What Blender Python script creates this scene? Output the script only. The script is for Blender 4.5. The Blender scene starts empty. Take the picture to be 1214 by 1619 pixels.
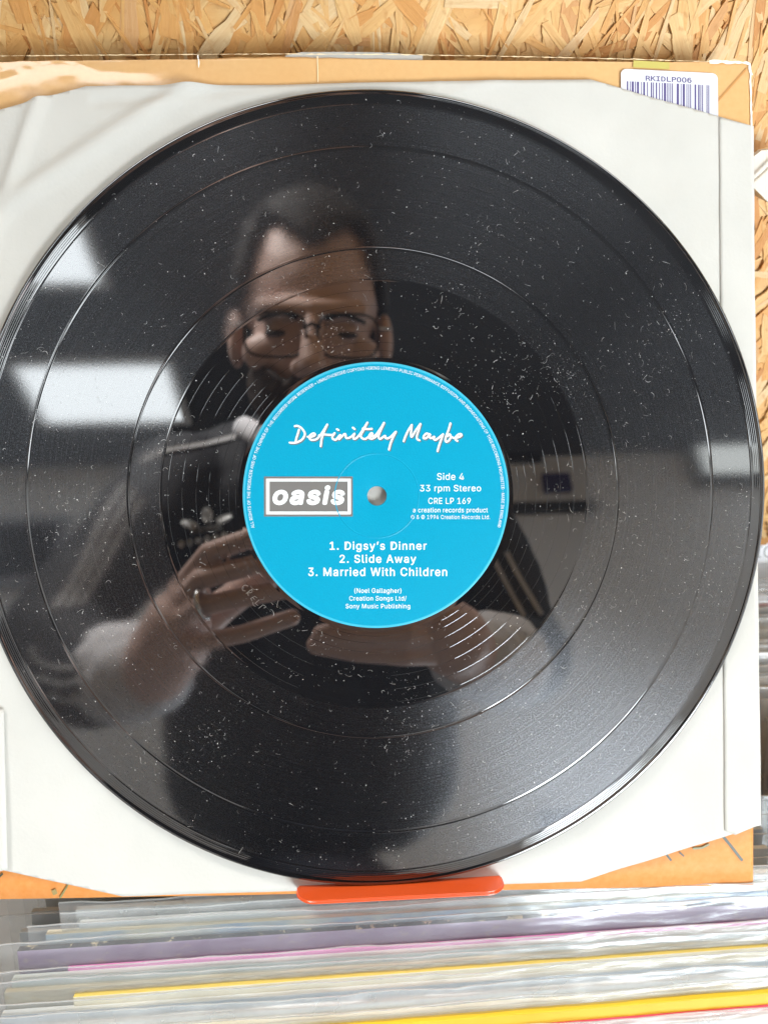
import bpy, bmesh, math, random, os
import numpy as np
from mathutils import Vector, Matrix, noise
from mathutils.bvhtree import BVHTree
random.seed(7)
S = bpy.context.scene
COL = S.collection

# ------------------------------------------------------------------ camera
# pose solved from the record's outline and label (302 mm disc, 101 mm label)
F, CX, CY = 1169.0, 607.0, 809.5          # focal length and centre in photo pixels
DEP, LEAN, ROLL = 0.28058, math.radians(34), math.radians(1.35)
N = Vector((.04865, -.04091, 1.)).normalized()
U0 = Vector((1, 0, 0)); U0 = (U0 - N * U0.dot(N)).normalized(); V0 = N.cross(U0)
UC = U0 * math.cos(ROLL) + V0 * math.sin(ROLL); VC = N.cross(UC)
Bm = Matrix((UC, VC, N)).transposed()
Wm = Matrix(((1, 0, 0), (0, math.sin(LEAN), -math.cos(LEAN)), (0, math.cos(LEAN), math.sin(LEAN))))
R = Wm @ Bm.transposed()
O = Vector((0, 0, 1.2))                    # centre of the record
CC = Vector(((595.885 - CX) / F * DEP, -(784.05 - CY) / F * DEP, -DEP))
CAM = O - R @ CC
NW = R @ N
cam_data = bpy.data.cameras.new("camera")
cam_data.sensor_width = 36; cam_data.lens = 36 * F / 1619
cam_data.clip_start = .004; cam_data.clip_end = 60
cam_data.dof.use_dof = True; cam_data.dof.focus_distance = .281; cam_data.dof.aperture_fstop = 10
cam = bpy.data.objects.new("camera", cam_data); COL.objects.link(cam)
cam.matrix_world = Matrix.Translation(CAM) @ R.to_4x4()
S.camera = cam

# ------------------------------------------------------------------ world and exposure
w = bpy.data.worlds.new("World"); S.world = w; w.use_nodes = True
w.node_tree.nodes["Background"].inputs[0].default_value = (.75, .85, 1, 1)
w.node_tree.nodes["Background"].inputs[1].default_value = .4
S.view_settings.view_transform = 'Standard'; S.view_settings.look = 'None'
S.view_settings.exposure = -0.30; S.view_settings.gamma = 1
S.render.engine = 'CYCLES'
S.cycles.use_denoising = True
S.cycles.max_bounces = 10; S.cycles.diffuse_bounces = 4; S.cycles.glossy_bounces = 5
S.cycles.transparent_max_bounces = 40; S.cycles.transmission_bounces = 8
S.cycles.caustics_reflective = False; S.cycles.caustics_refractive = False
S.cycles.sample_clamp_indirect = 6
PANEL, SKYLIGHT = 6.8, 43.0

# added lamp, out of view above the display, brightens the photographer's front
dl = bpy.data.lights.new("added_front_lamp", 'AREA'); dl.shape = 'DISK'; dl.size = .30; dl.energy = 9; dl.color = (1, .98, .95); dl.spread = math.radians(75)
dlo = bpy.data.objects.new("added_front_lamp", dl); COL.objects.link(dlo); dlo.location = (-.45, .03, 2.15)
dlo.rotation_euler = (Vector((-.16, -.55, 1.45)) - dlo.location).to_track_quat('-Z', 'Y').to_euler()

# ------------------------------------------------------------------ geometry helpers
def ray(u, v):
    return (R @ Vector(((u - CX) / F, -(v - CY) / F, -1))).normalized()
def on_plane(u, v, h=0.0):                 # where a sight line meets the plane h above the record
    d = ray(u, v); p = O + NW * h
    return CAM + d * ((p - CAM).dot(NW) / d.dot(NW))
FR = Matrix.Translation(O) @ (R @ Matrix((U0, V0, N)).transposed()).to_4x4()   # record frame
FC = Matrix.Translation(O) @ Wm.to_4x4()                                        # cover frame
FRI, FCI = FR.inverted(), FC.inverted()
def lr(u, v, h=0.0): return FRI @ on_plane(u, v, h)
def lc(u, v, h=0.0): return FCI @ on_plane(u, v, h)
def mirror(p): return p - 2 * (p - O).dot(NW) * NW
def seen(u, v, z):                         # a point in the mirror world, camera axes
    return Vector(((u - CX) / F * z, -(v - CY) / F * z, -z))
def bounce(u, v, ax, val):                 # where the reflected sight line meets a room plane
    p = on_plane(u, v); d = ray(u, v); d = d - 2 * d.dot(NW) * NW
    return p + d * ((val - p[ax]) / d[ax])

def link(name, me, mat=None, parent=None, kind=None):
    o = bpy.data.objects.new(name, me); COL.objects.link(o)
    if mat and not me.materials:
        for m in (mat if isinstance(mat, (list, tuple)) else [mat]): me.materials.append(m)
    if parent: o.parent = parent
    if kind: o["kind"] = kind
    return o
def mesh(name, vs, fs, mat=None, parent=None, kind=None, smooth=False, mats=None):
    me = bpy.data.meshes.new(name); me.from_pydata([tuple(v) for v in vs], [], fs); me.update()
    if smooth: me.polygons.foreach_set('use_smooth', [True] * len(me.polygons))
    o = link(name, me, mat, parent, kind)
    if mats is not None: me.polygons.foreach_set('material_index', mats)
    return o
def empty(name, loc=None, mw=None):
    o = bpy.data.objects.new(name, None); COL.objects.link(o); o.empty_display_size = .02
    if mw is not None: o.matrix_world = mw
    elif loc is not None: o.location = loc
    return o
def tag(o, label=None, cat=None, group=None, kind=None):
    if label: o["label"] = label
    if cat: o["category"] = cat
    if group: o["group"] = group
    if kind: o["kind"] = kind
    return o
def bm_obj(name, bm, mat=None, parent=None, kind=None, smooth=False):
    me = bpy.data.meshes.new(name); bm.to_mesh(me); bm.free()
    if smooth: me.polygons.foreach_set('use_smooth', [True] * len(me.polygons))
    return link(name, me, mat, parent, kind)
def add_box(bm, c, s, rot=None, bevel=0):
    r = bmesh.ops.create_cube(bm, size=1)
    M = Matrix.Translation(c) @ (rot.to_4x4() if rot else Matrix()) @ Matrix.Diagonal((s[0], s[1], s[2], 1))
    bmesh.ops.transform(bm, matrix=M, verts=r['verts'])
    if bevel:
        es = list({e for v in r['verts'] for e in v.link_edges})
        bmesh.ops.bevel(bm, geom=es, offset=bevel, segments=2, affect='EDGES', profile=.5)
def box(name, c, s, mat, parent=None, kind=None, rot=None, bevel=0):
    bm = bmesh.new(); add_box(bm, Vector(c), s, rot, bevel)
    return bm_obj(name, bm, mat, parent, kind)
def prism(bm, pts, h):                     # outline pts (x,y,z) extruded by vector h
    a = [bm.verts.new(p) for p in pts]; b = [bm.verts.new(Vector(p) + h) for p in pts]
    bm.faces.new(a); bm.faces.new(b[::-1]); n = len(a)
    for i in range(n): bm.faces.new((a[i], b[i], b[(i + 1) % n], a[(i + 1) % n]))
def smooth_line(pts, k=6):                 # Catmull-Rom through pts
    pts = [Vector(p) for p in pts]; q = [pts[0] * 2 - pts[1]] + pts + [pts[-1] * 2 - pts[-2]]; out = []
    for i in range(1, len(q) - 2):
        a, b, c, d = q[i - 1:i + 3]
        for j in range(k):
            t = j / k
            out.append(.5 * ((2 * b) + (c - a) * t + (2 * a - 5 * b + 4 * c - d) * t * t + (3 * b - a - 3 * c + d) * t ** 3))
    return out + [pts[-1]]
def tube(bm, pts, r, n=6, cap=True):
    rings = []; up = Vector((.31, .47, .83)).normalized()
    rr = r if isinstance(r, (list, tuple)) else [r] * len(pts)
    for i, p in enumerate(pts):
        t = (pts[min(i + 1, len(pts) - 1)] - pts[max(i - 1, 0)]).normalized()
        a = t.cross(up).normalized(); b = t.cross(a)
        rings.append([bm.verts.new(p + (a * math.cos(2 * math.pi * k / n) + b * math.sin(2 * math.pi * k / n)) * rr[i]) for k in range(n)])
    for A, B_ in zip(rings, rings[1:]):
        for k in range(n): bm.faces.new((A[k], A[(k + 1) % n], B_[(k + 1) % n], B_[k]))
    if cap: bm.faces.new(rings[0][::-1]); bm.faces.new(rings[-1])

# ------------------------------------------------------------------ material helpers
def mat(name, col, rough=.5, **kw):
    m = bpy.data.materials.new(name); m.use_nodes = True
    p = m.node_tree.nodes["Principled BSDF"]
    p.inputs["Base Color"].default_value = (*col, 1); p.inputs["Roughness"].default_value = rough
    for k, v in kw.items(): p.inputs[k.replace('_', ' ')].default_value = v
    return m
class NT:
    def __init__(s, m): s.t = m.node_tree; s.n = s.t.nodes; s.p = s.n.get("Principled BSDF")
    def a(s, typ, **kw):
        x = s.n.new(typ)
        for k, v in kw.items(): setattr(x, k, v)
        return x
    def l(s, a, b): s.t.links.new(a, b)
    def noise(s, scale, detail=4, vec=None, rough=.5, dims='3D', dist=0):
        x = s.a('ShaderNodeTexNoise', noise_dimensions=dims)
        x.inputs['Scale'].default_value = scale; x.inputs['Detail'].default_value = detail
        x.inputs['Roughness'].default_value = rough; x.inputs['Distortion'].default_value = dist
        if vec is not None: s.l(vec, x.inputs['W' if dims == '1D' else 'Vector'])
        return x.outputs['Fac']
    def ramp(s, f, stops, interp='LINEAR'):
        x = s.a('ShaderNodeValToRGB'); x.color_ramp.interpolation = interp
        e = x.color_ramp.elements
        while len(e) < len(stops): e.new(1)
        for i, (p, c) in enumerate(stops):
            e[i].position = p; e[i].color = (*c, 1) if isinstance(c, (tuple, list)) else (c, c, c, 1)
        s.l(f, x.inputs[0]); return x.outputs[0]
    def math(s, op, a, b=None, c=None):
        x = s.a('ShaderNodeMath', operation=op)
        for i, q in enumerate((a, b, c)):
            if q is None: continue
            if isinstance(q, (int, float)): x.inputs[i].default_value = q
            else: s.l(q, x.inputs[i])
        return x.outputs[0]
    def mix(s, f, a, b, blend='MIX'):
        x = s.a('ShaderNodeMix', data_type='RGBA', blend_type=blend)
        for i, q in ((0, f), (6, a), (7, b)):
            if isinstance(q, (int, float)): x.inputs[i].default_value = q
            elif isinstance(q, tuple): x.inputs[i].default_value = (*q, 1)
            else: s.l(q, x.inputs[i])
        return x.outputs[2]
    def obj(s, scale=None):
        c = s.a('ShaderNodeTexCoord').outputs['Object']
        if scale is None: return c
        m = s.a('ShaderNodeMapping'); m.inputs['Scale'].default_value = scale; s.l(c, m.inputs[0]); return m.outputs[0]
    def bump(s, h, dist, strength=1.0):
        x = s.a('ShaderNodeBump'); x.inputs['Distance'].default_value = dist; x.inputs['Strength'].default_value = strength
        s.l(h, x.inputs['Height']); return x.outputs[0]

# paper, board, plain printed colours
def paper_mat():
    m = mat("white_paper", (.8, .8, .77), .75); t = NT(m); c = t.obj()
    a = t.noise(30, 5, c); b = t.noise(700, 3, c); d = t.noise(9, 3, c)
    col = t.mix(t.ramp(a, [(.35, 0.), (.75, 1.)]), (.565, .545, .495), (.515, .497, .45))
    col = t.mix(t.math('MULTIPLY', t.ramp(d, [(.5, 0.), (.8, 1.)]), .35), col, (.52, .485, .415))
    t.l(col, t.p.inputs['Base Color'])
    t.l(t.bump(t.math('ADD', t.math('MULTIPLY', b, .25), t.noise(60, 4, c)), .0006, .5), t.p.inputs['Normal'])
    return m
PAPER = paper_mat()
def cover_mat():
    m = mat("varnished_orange_card", (.8, .45, .17), .55, Specular_IOR_Level=.2, Coat_Roughness=.13, Coat_IOR=1.9); t = NT(m); c = t.obj()
    x = t.a('ShaderNodeSeparateXYZ'); t.l(c, x.inputs[0])
    g = t.ramp(t.math('MULTIPLY_ADD', x.outputs['Y'], 3.1, .5), [(.1, (.64, .20, .04)), (.75, (.66, .35, .12)), (1., (.66, .41, .18))])
    col = t.mix(t.math('MULTIPLY', t.noise(25, 6, c, .6), .5), g, (.70, .30, .06))
    col = t.mix(t.math('MULTIPLY', t.noise(500, 2, c), .25), col, (.9, .6, .3))
    t.l(col, t.p.inputs['Base Color'])
    t.l(t.math('MULTIPLY', t.ramp(x.outputs['Y'], [(.11, 0.), (.145, 1.)]), .7), t.p.inputs['Coat Weight'])
    t.l(t.bump(t.noise(40, 4, c), .0004, .5), t.p.inputs['Normal'])
    return m
COVER = cover_mat()
WORN = mat("worn_white_card", (.82, .79, .70), .9)
GREYCARD = mat("grey_card", (.42, .40, .36), .9)
OLIVE = mat("olive_print", (.22, .22, .09), .5)
DARKGREEN = mat("dark_green_print", (.06, .075, .05), .5)
CREASE = mat("pale_crease", (.88, .68, .40), .6)
WHITEPRINT = mat("white_print", (.78, .80, .78), .5)
GREYPRINT = mat("grey_print", (.15, .14, .13), .5)
SHADOWPRINT = mat("grey_drop_print", (.12, .13, .14), .5)
STICKER = mat("sticker_paper", (.66, .66, .69), .5)
BARINK = mat("violet_ink", (.09, .065, .20), .6)
def label_mat():
    m = mat("cyan_label_paper", (.0, .42, .68), .38, Specular_IOR_Level=.22); t = NT(m); c = t.obj()
    col = t.mix(t.noise(2200, 2, c), (.0, .235, .385), (.0, .32, .475))
    col = t.mix(t.math('MULTIPLY', t.noise(60, 3, c), .3), col, (.0, .265, .405))
    t.l(col, t.p.inputs['Base Color']); t.l(t.bump(t.noise(1500, 2, c), .0001, .5), t.p.inputs['Normal'])
    return m
LABEL = label_mat()
LABELEDGE = mat("cyan_label_edge", (.04, .40, .55), .35)

def vinyl_mat():
    m = mat("black_vinyl", (.006, .006, .007), .025, IOR=2.4); t = NT(m)
    c = t.obj(); x = t.a('ShaderNodeSeparateXYZ'); t.l(c, x.inputs[0])
    fl = t.a('ShaderNodeCombineXYZ'); t.l(x.outputs[0], fl.inputs[0]); t.l(x.outputs[1], fl.inputs[1])
    ln = t.a('ShaderNodeVectorMath', operation='LENGTH'); t.l(fl.outputs[0], ln.inputs[0]); r = ln.outputs['Value']
    q = t.math('MULTIPLY', r, 1 / .16)
    def rr(v): return v / .16
    # cut bands (1) and smooth bands (0)
    band = t.ramp(q, [(0, 0.), (rr(.0812), 0.), (rr(.0814), 1.), (rr(.0922), 1.), (rr(.0925), .0), (rr(.0933), 0.), (rr(.0936), 1.),
                      (rr(.1292), 1.), (rr(.1295), 0.), (rr(.1303), 0.), (rr(.1306), 1.), (rr(.1455), 1.), (rr(.1459), 0.), (1, 0.)])
    cut = t.noise(5200, 3, r, .7, '1D'); cut2 = t.noise(420, 4, r, .6, '1D')
    grain = t.noise(1500, 5, c, .7)
    p2 = t.a('ShaderNodeBsdfAnisotropic', distribution='BECKMANN')
    p2.inputs['Color'].default_value = (.54, .56, .60, 1)
    p2.inputs['Anisotropy'].default_value = .58
    t.l(t.math('MULTIPLY_ADD', cut2, .12, .23), p2.inputs['Roughness'])
    tan = t.a('ShaderNodeTangent', direction_type='RADIAL', axis='Z'); t.l(tan.outputs[0], p2.inputs['Tangent'])
    bn = t.bump(grain, .00005, 1.); t.l(bn, p2.inputs['Normal'])
    mx = t.a('ShaderNodeMixShader')
    speck = t.ramp(t.noise(1500, 5, c, .75), [(.38, .6), (.50, .9), (.62, 1.35)])
    amt = t.math('MULTIPLY', band, t.math('MULTIPLY', speck, t.math('MULTIPLY', t.ramp(t.noise(1500, 4, r, .7, '1D'), [(.3, .76), (.7, 1.2)]), t.math('MULTIPLY_ADD', cut, .08, .034)))); t.l(amt, mx.inputs[0])
    # the mirror-like land between cuts keeps a faint waviness
    fine = t.math('MULTIPLY', band, t.math('ADD', t.math('MULTIPLY', cut, .05), t.math('MULTIPLY', grain, .30)))
    t.l(t.bump(t.math('ADD', fine, t.math('MULTIPLY', t.noise(26, 2, c), 1.2)), .00001, 1.), t.p.inputs['Normal'])
    t.l(t.math('MULTIPLY_ADD', band, .022, .018), t.p.inputs['Roughness'])
    t.l(t.p.outputs[0], mx.inputs[1]); t.l(p2.outputs[0], mx.inputs[2])
    t.l(mx.outputs[0], t.n['Material Output'].inputs[0])
    return m
VINYL = vinyl_mat()
ETCH = mat("scratched_vinyl", (.30, .27, .24), .4)
DUST = mat("dust_fibre", (.62, .61, .58), .9); t = NT(DUST); t.l(t.ramp(t.noise(420, 1, t.obj()), [(.3, (.14, .14, .14)), (.47, (.36, .355, .34)), (.66, (.80, .79, .76))]), t.p.inputs["Base Color"])

def lathe(prof, n, z0=None):
    vs, fs = [], []
    for r, z in prof:
        for k in range(n):
            a = 2 * math.pi * k / n; vs.append((r * math.cos(a), r * math.sin(a), z))
    for i in range(len(prof) - 1):
        for k in range(n):
            k2 = (k + 1) % n
            fs.append((i * n + k, (i + 1) * n + k, (i + 1) * n + k2, i * n + k2))
    return vs, fs

# ------------------------------------------------------------------ THE RECORD
rec = empty("vinyl_record", mw=FR)
tag(rec, "glossy black vinyl record with a cyan centre label propped on the orange lip", "record")
mm = .001
prof = [(3.65, -1.7), (3.65, -.25), (3.9, -.05), (20, -.02), (50, -.02), (51.6, -.02), (52.0, .0), (52.2, .0), (52.5, .0)]
for r in (60, 68, 76, 80.4, 80.8): prof.append((r, 0))
prof += [(81.0, .02), (81.3, -.01), (81.5, -.01), (81.8, -.01), (86, -.01)]
def gap(r): return [(r - 1.1, -.01), (r - .8, -.01), (r - .65, -.01), (r - .45, .0), (r - .2, -.045), (r, -.06), (r + .2, -.045), (r + .45, .0), (r + .65, -.01), (r + .8, -.01), (r + 1.1, -.01)]
prof += gap(92.9) + [(100, -.01), (110, -.01), (120, -.01)] + gap(129.9) + [(138, -.01), (144.8, -.01), (145.1, -.01), (145.3, -.01)]
prof += [(145.5, .03), (145.7, .05), (146.0, .03)]
for k in range(4):
    r0 = 146.35 + k * .72
    prof += [(r0 - .08, .03), (r0, .03), (r0 + .10, .05), (r0 + .20, .03), (r0 + .28, .03)]
prof += [(149.1, .03), (149.3, .06)]
prof += [(149.6, .16), (150.0, .22), (150.4, .20), (150.75, .05), (150.95, -.2), (151.0, -.7), (150.8, -1.3), (150.2, -1.75), (148, -1.8), (100, -1.7), (3.65, -1.7)]
vs, fs = lathe([(r * mm, z * mm) for r, z in prof], 360)
disc = mesh("disc", vs, fs, VINYL, rec, smooth=True)
# label with its pressed ring, 50.5 mm radius
lp = [(3.68, .03), (4.1, .10), (15.3, .10), (15.6, .10), (15.7, .10), (15.9, .26), (15.98, .26), (16.2, .10), (16.3, .10), (16.6, .10), (30, .10), (49.0, .10), (49.6, .10), (49.9, .11), (50.25, .09), (50.5, .02), (50.5, -.05)]
vs, fs = lathe([(r * mm, z * mm) for r, z in lp], 240)
ring_i = {8, 9, 10, 11}
lab = mesh("label", vs, fs, None, rec, smooth=True)
lab.data.materials.append(LABEL); lab.data.materials.append(LABELEDGE)
lab.data.polygons.foreach_set('material_index', [1 if (i // 240) >= 12 else 0 for i in range(len(fs))])
LZ = .00016

font = None
try:
    fp = os.path.join(bpy.utils.system_resource('DATAFILES'), 'fonts', 'Inter.woff2')
    font = bpy.data.fonts.load(fp)
except Exception:
    font = None
mono = None
try: mono = bpy.data.fonts.load(os.path.join(bpy.utils.system_resource('DATAFILES'), 'fonts', 'DejaVuSansMono.woff2'))
except Exception: mono = None
def text_data(s, weight=0., space=1.0, fnt=None):
    cu = bpy.data.curves.new("t", 'FONT'); cu.body = s; cu.size = 1; cu.offset = weight; cu.space_character = space
    cu.resolution_u = 3; cu.fill_mode = 'FRONT'
    if fnt or font: cu.font = fnt or font
    o = bpy.data.objects.new("t", cu); COL.objects.link(o); bpy.context.view_layer.update()
    me = bpy.data.meshes.new_from_object(o.evaluated_get(bpy.context.evaluated_depsgraph_get()))
    bpy.data.objects.remove(o); bpy.data.curves.remove(cu)
    vs = [v.co.copy() for v in me.vertices]; fs = [tuple(p.vertices) for p in me.polygons]; bpy.data.meshes.remove(me)
    return vs, fs
def text_cap(weight): 
    vs, _ = text_data("H", weight); return max(v.y for v in vs)
def print_text(s, x0, x1, base, cap, parent, m, loc, z, bold=0., space=1.0, shear=0., capref=None, name="lettering", fnt=None):
    vs, fs = text_data(s, 0, space, fnt)         # heavier strokes: the outline laid over itself, nudged by fractions of a stroke
    H = capref or text_cap(0)
    a = min(v.x + shear * v.y for v in vs); b = max(v.x + shear * v.y for v in vs); out, ff = [], []
    offs = [(0, 0)] if not bold else [(bold * math.cos(k * math.pi / 4), bold * math.sin(k * math.pi / 4)) for k in range(8)]
    for k, (ox, oy) in enumerate(offs):
        o0 = len(out)
        for v in vs:
            fx = (v.x + shear * v.y - a) / (b - a); fy = v.y / H
            p = loc(x0 + bold + (x1 - x0 - 2 * bold) * fx + ox, base - bold - (base - cap - 2 * bold) * fy + oy); out.append((p.x, p.y, z + k * 3e-7))
        ff += [tuple(o0 + i for i in f) for f in fs]
    return mesh(name, out, ff, m, parent)
for args in [("Side 4", 690.7, 733.2, 758.7, 748.1, .06), ("33 rpm Stereo", 663.7, 760.1, 776.8, 766.7, .06), ("CRE LP 169", 676.8, 743.8, 796.6, 787., .06),
             ("a creation records product", 652.8, 770.7, 810.1, 802.6, .05), ("\u2117 & \u00a9 1994 Creation Records Ltd.", 649.6, 774.3, 820.6, 814.2, 0),
             ("(Noel Gallagher)", 560.3, 634.3, 937.3, 930.0, .05), ("Creation Songs Ltd/", 552.2, 642.5, 949.4, 942.3, .05), ("Sony Music Publishing", 546.5, 648.2, 961.7, 954.7, .05)]:
    print_text(*args[:5], lab, WHITEPRINT, lr, LZ, args[5], 1.05)
for args in [("1. Digsy\u2019s Dinner", 521.3, 674.4, 869.2, 856.3), ("2. Slide Away", 536.9, 657.7, 889.8, 877.), ("3. Married With Children", 487.3, 706.6, 910.7, 897.3)]:
    print_text(*args, lab, WHITEPRINT, lr, LZ, .32, 1.12)
# rim text bent round the label
rim = "ALL RIGHTS OF THE PRODUCER AND OF THE OWNER OF THE RECORDED WORK RESERVED \u2022 UNAUTHORISED COPYING HIRING LENDING PUBLIC PERFORMANCE DIFFUSION AND BROADCASTING OF THIS RECORDING PROHIBITED \u00b7 MADE IN ENGLAND"
vs, fs = text_data(rim, 0, 1.02); H = text_cap(0); a0 = min(v.x for v in vs); a1 = max(v.x for v in vs)
out = []
for v in vs:
    th = math.radians(194.5 - 209 * (v.x - a0) / (a1 - a0)); r = .0476 + .00115 * v.y / H
    out.append((r * math.cos(th), r * math.sin(th), LZ))
mesh("lettering", out, fs, WHITEPRINT, lab)
# boxed band name
def rect(name, x0, y0, x1, y1, z, m, parent, loc=lr, hole=None):
    if hole:
        a, b, c, d = hole; P = [(x0, y0), (x1, y0), (x1, y1), (x0, y1), (a, b), (c, b), (c, d), (a, d)]
        F_ = [(0, 1, 5, 4), (1, 2, 6, 5), (2, 3, 7, 6), (3, 0, 4, 7)]
    else: P = [(x0, y0), (x1, y0), (x1, y1), (x0, y1)]; F_ = [(0, 1, 2, 3)]
    return mesh(name, [(*loc(*p)[:2], z) for p in P], [f[::-1] for f in F_], m, parent)
rect("logo_panel", 417.6, 753.4, 557.6, 816.6, .00013, GREYPRINT, lab)
rect("logo_frame", 421., 756.8, 554.7, 813.2, .00016, WHITEPRINT, lab, hole=(426.3, 761.2, 549.8, 808.8))
xh = None
vv, _ = text_data("x", 0); xh = max(v.y for v in vv)
print_text("oasis", 431, 545.5, 798.2, 774.6, lab, WHITEPRINT, lr, .00017, 2.0, 1.12, .16, xh)
# handwritten title: strokes traced as smooth pen lines
def z1(x, y): return (450 + x / 8.093, 660 + y / 8.1)
def z2(x, y): return (590 + x / 8.093, 660 + y / 8.1)
strokes = [
 [z1(*p) for p in [(130,112),(165,108),(215,135),(255,190),(255,235),(215,290),(150,320),(100,325),(65,322)]],
 [z1(*p) for p in [(185,155),(170,210),(150,270),(142,315)]],
 [z1(*p) for p in [(295,248),(330,250),(380,235),(388,210),(362,205),(325,232),(318,265),(345,288),(395,283),(430,260),(470,210),(510,150),(545,90)]],
 [z1(*p) for p in [(545,90),(505,180),(475,270),(462,370)]],
 [z1(*p) for p in [(440,230),(500,218),(560,222),(612,222),(635,212)]],
 [z1(*p) for p in [(640,200),(612,245),(618,275),(655,285),(690,245),(712,222),(705,255),(692,283),(730,245),(765,212),(780,222),(785,260),(820,262),(860,240),(895,205),(880,250),(885,275),(920,262),(970,205),(1030,110),(1058,65)]],
 [z1(*p) for p in [(1058,65),(1010,160),(975,225),(985,262),(1030,275),(1070,250)]],
 [z1(*p) for p in [(1000,140),(1060,150),(1115,145)]],
 [z1(*p) for p in [(1070,250),(1110,240),(1125,215),(1110,200),(1085,225),(1080,262),(1120,272),(1160,250),(1195,215)]],
 [z1(668,150), z1(690,162)], [z1(872,130), z1(896,148)],
 [z2(*p) for p in [(0,250),(40,215),(90,145),(138,68)]],
 [z2(*p) for p in [(138,68),(105,140),(75,210),(68,255),(88,275),(120,255),(150,235),(158,262),(185,268),(225,245),(285,185)]],
 [z2(*p) for p in [(290,182),(255,250),(225,320),(200,412)]],
 [z2(*p) for p in [(388,305),(412,240),(445,170),(492,95)]],
 [z2(*p) for p in [(492,95),(485,160),(482,210),(490,250),(540,170),(602,82)]],
 [z2(*p) for p in [(602,82),(580,160),(558,230),(560,275),(590,292)]],
 [z2(*p) for p in [(712,215),(680,205),(645,240),(645,268),(680,262),(725,212),(720,250),(740,265),(780,245),(772,270),(790,288),(830,265),(890,215)]],
 [z2(*p) for p in [(892,215),(865,290),(840,360),(820,432)]],
 [z2(*p) for p in [(986,75),(960,160),(930,240),(920,290),(935,312),(970,290),(990,245),(975,215),(952,240)]],
 [z2(*p) for p in [(990,245),(1030,262),(1085,255),(1125,232),(1118,212),(1085,220),(1050,255),(1052,285),(1075,300)]],
]
def ribbon(bm, pts, wid, z):
    L = [Vector((*p, 0)) for p in pts]; L = smooth_line(L, 5) if len(L) > 2 else [L[0], L[1]]
    n = len(L); left, right = [], []
    for i, p in enumerate(L):
        d = (L[min(i + 1, n - 1)] - L[max(i - 1, 0)]).normalized(); nn = Vector((-d.y, d.x, 0))
        a = lr(*(p + nn * wid)[:2]); b = lr(*(p - nn * wid)[:2])
        left.append(bm.verts.new((a.x, a.y, z))); right.append(bm.verts.new((b.x, b.y, z)))
    for i in range(n - 1): bm.faces.new((left[i], left[i + 1], right[i + 1], right[i]))
    for c in (L[0], L[-1]):                # round pen ends
        q = [lr(c.x + wid * math.cos(k * .7854), c.y + wid * math.sin(k * .7854)) for k in range(8)]
        bm.faces.new([bm.verts.new((p.x, p.y, z + 2e-6)) for p in q][::-1])
for nm, dx, dy, m_, zz in (("title_shadow", 1.4, 1.6, SHADOWPRINT, .00012), ("title_lettering", 0, 0, WHITEPRINT, .000155)):
    bm = bmesh.new()
    for i, s in enumerate(strokes): ribbon(bm, [(x + dx, y + dy) for x, y in s], 1.55, zz + i * 1.2e-6)
    bm_obj(nm, bm, m_, lab)
# run-out groove: one spiral with widely spaced turns in the smooth zone
bm = bmesh.new(); prev = None
turns = [52.3, 54.5, 57.5, 61.5, 66.0, 71.0, 76.5, 81.2]
for k in range(7 * 180 + 1):
    t_ = k / 180; i = min(int(t_), 6); fr = t_ - i
    r = (turns[i] * (1 - fr) + turns[i + 1] * fr) * mm; a = 2 * math.pi * t_ + .9
    d = Vector((math.cos(a), math.sin(a), 0)); hw = .00005
    cur = [bm.verts.new(d * (r - hw) + Vector((0, 0, 1e-6))), bm.verts.new(d * r + Vector((0, 0, .00001))), bm.verts.new(d * (r + hw) + Vector((0, 0, 1e-6)))]
    if prev:
        for j in (0, 1): bm.faces.new((prev[j], prev[j + 1], cur[j + 1], cur[j]))
    prev = cur
bm_obj("runout_groove", bm, VINYL, rec)
# scratched matrix letters
bm = bmesh.new()
def e1(x, y): return (340 + x / 8.67, 880 + y / 8.67)
etch = [[(455,405),(410,390),(375,425),(385,465),(420,470)], [(425,510),(480,465)], [(480,465),(510,450),(505,490),(455,500),(460,540)], [(490,575),(545,545)], [(490,575),(515,610)], [(545,545),(580,565)],[(520,560),(545,590)],
        [(550,640),(610,590)], [(550,640),(590,670)], [(600,710),(660,660)], [(660,660),(700,690),(670,705)],[(520,625),(530,670),(560,680)],[(770,630),(800,660)],[(870,600),(850,680),(865,700)],[(560,200),(585,235),(600,220),(655,280)],[(450,250),(480,300)],[(860,910),(925,870)]]
for s in etch:
    pts = [lr(*e1(*p)) for p in s]; pts = [Vector((p.x, p.y, .00003)) for p in pts]
    tube(bm, smooth_line(pts, 4) if len(pts) > 2 else pts, .00006, 4)
bm_obj("etched_lettering", bm, ETCH, rec)

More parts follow.
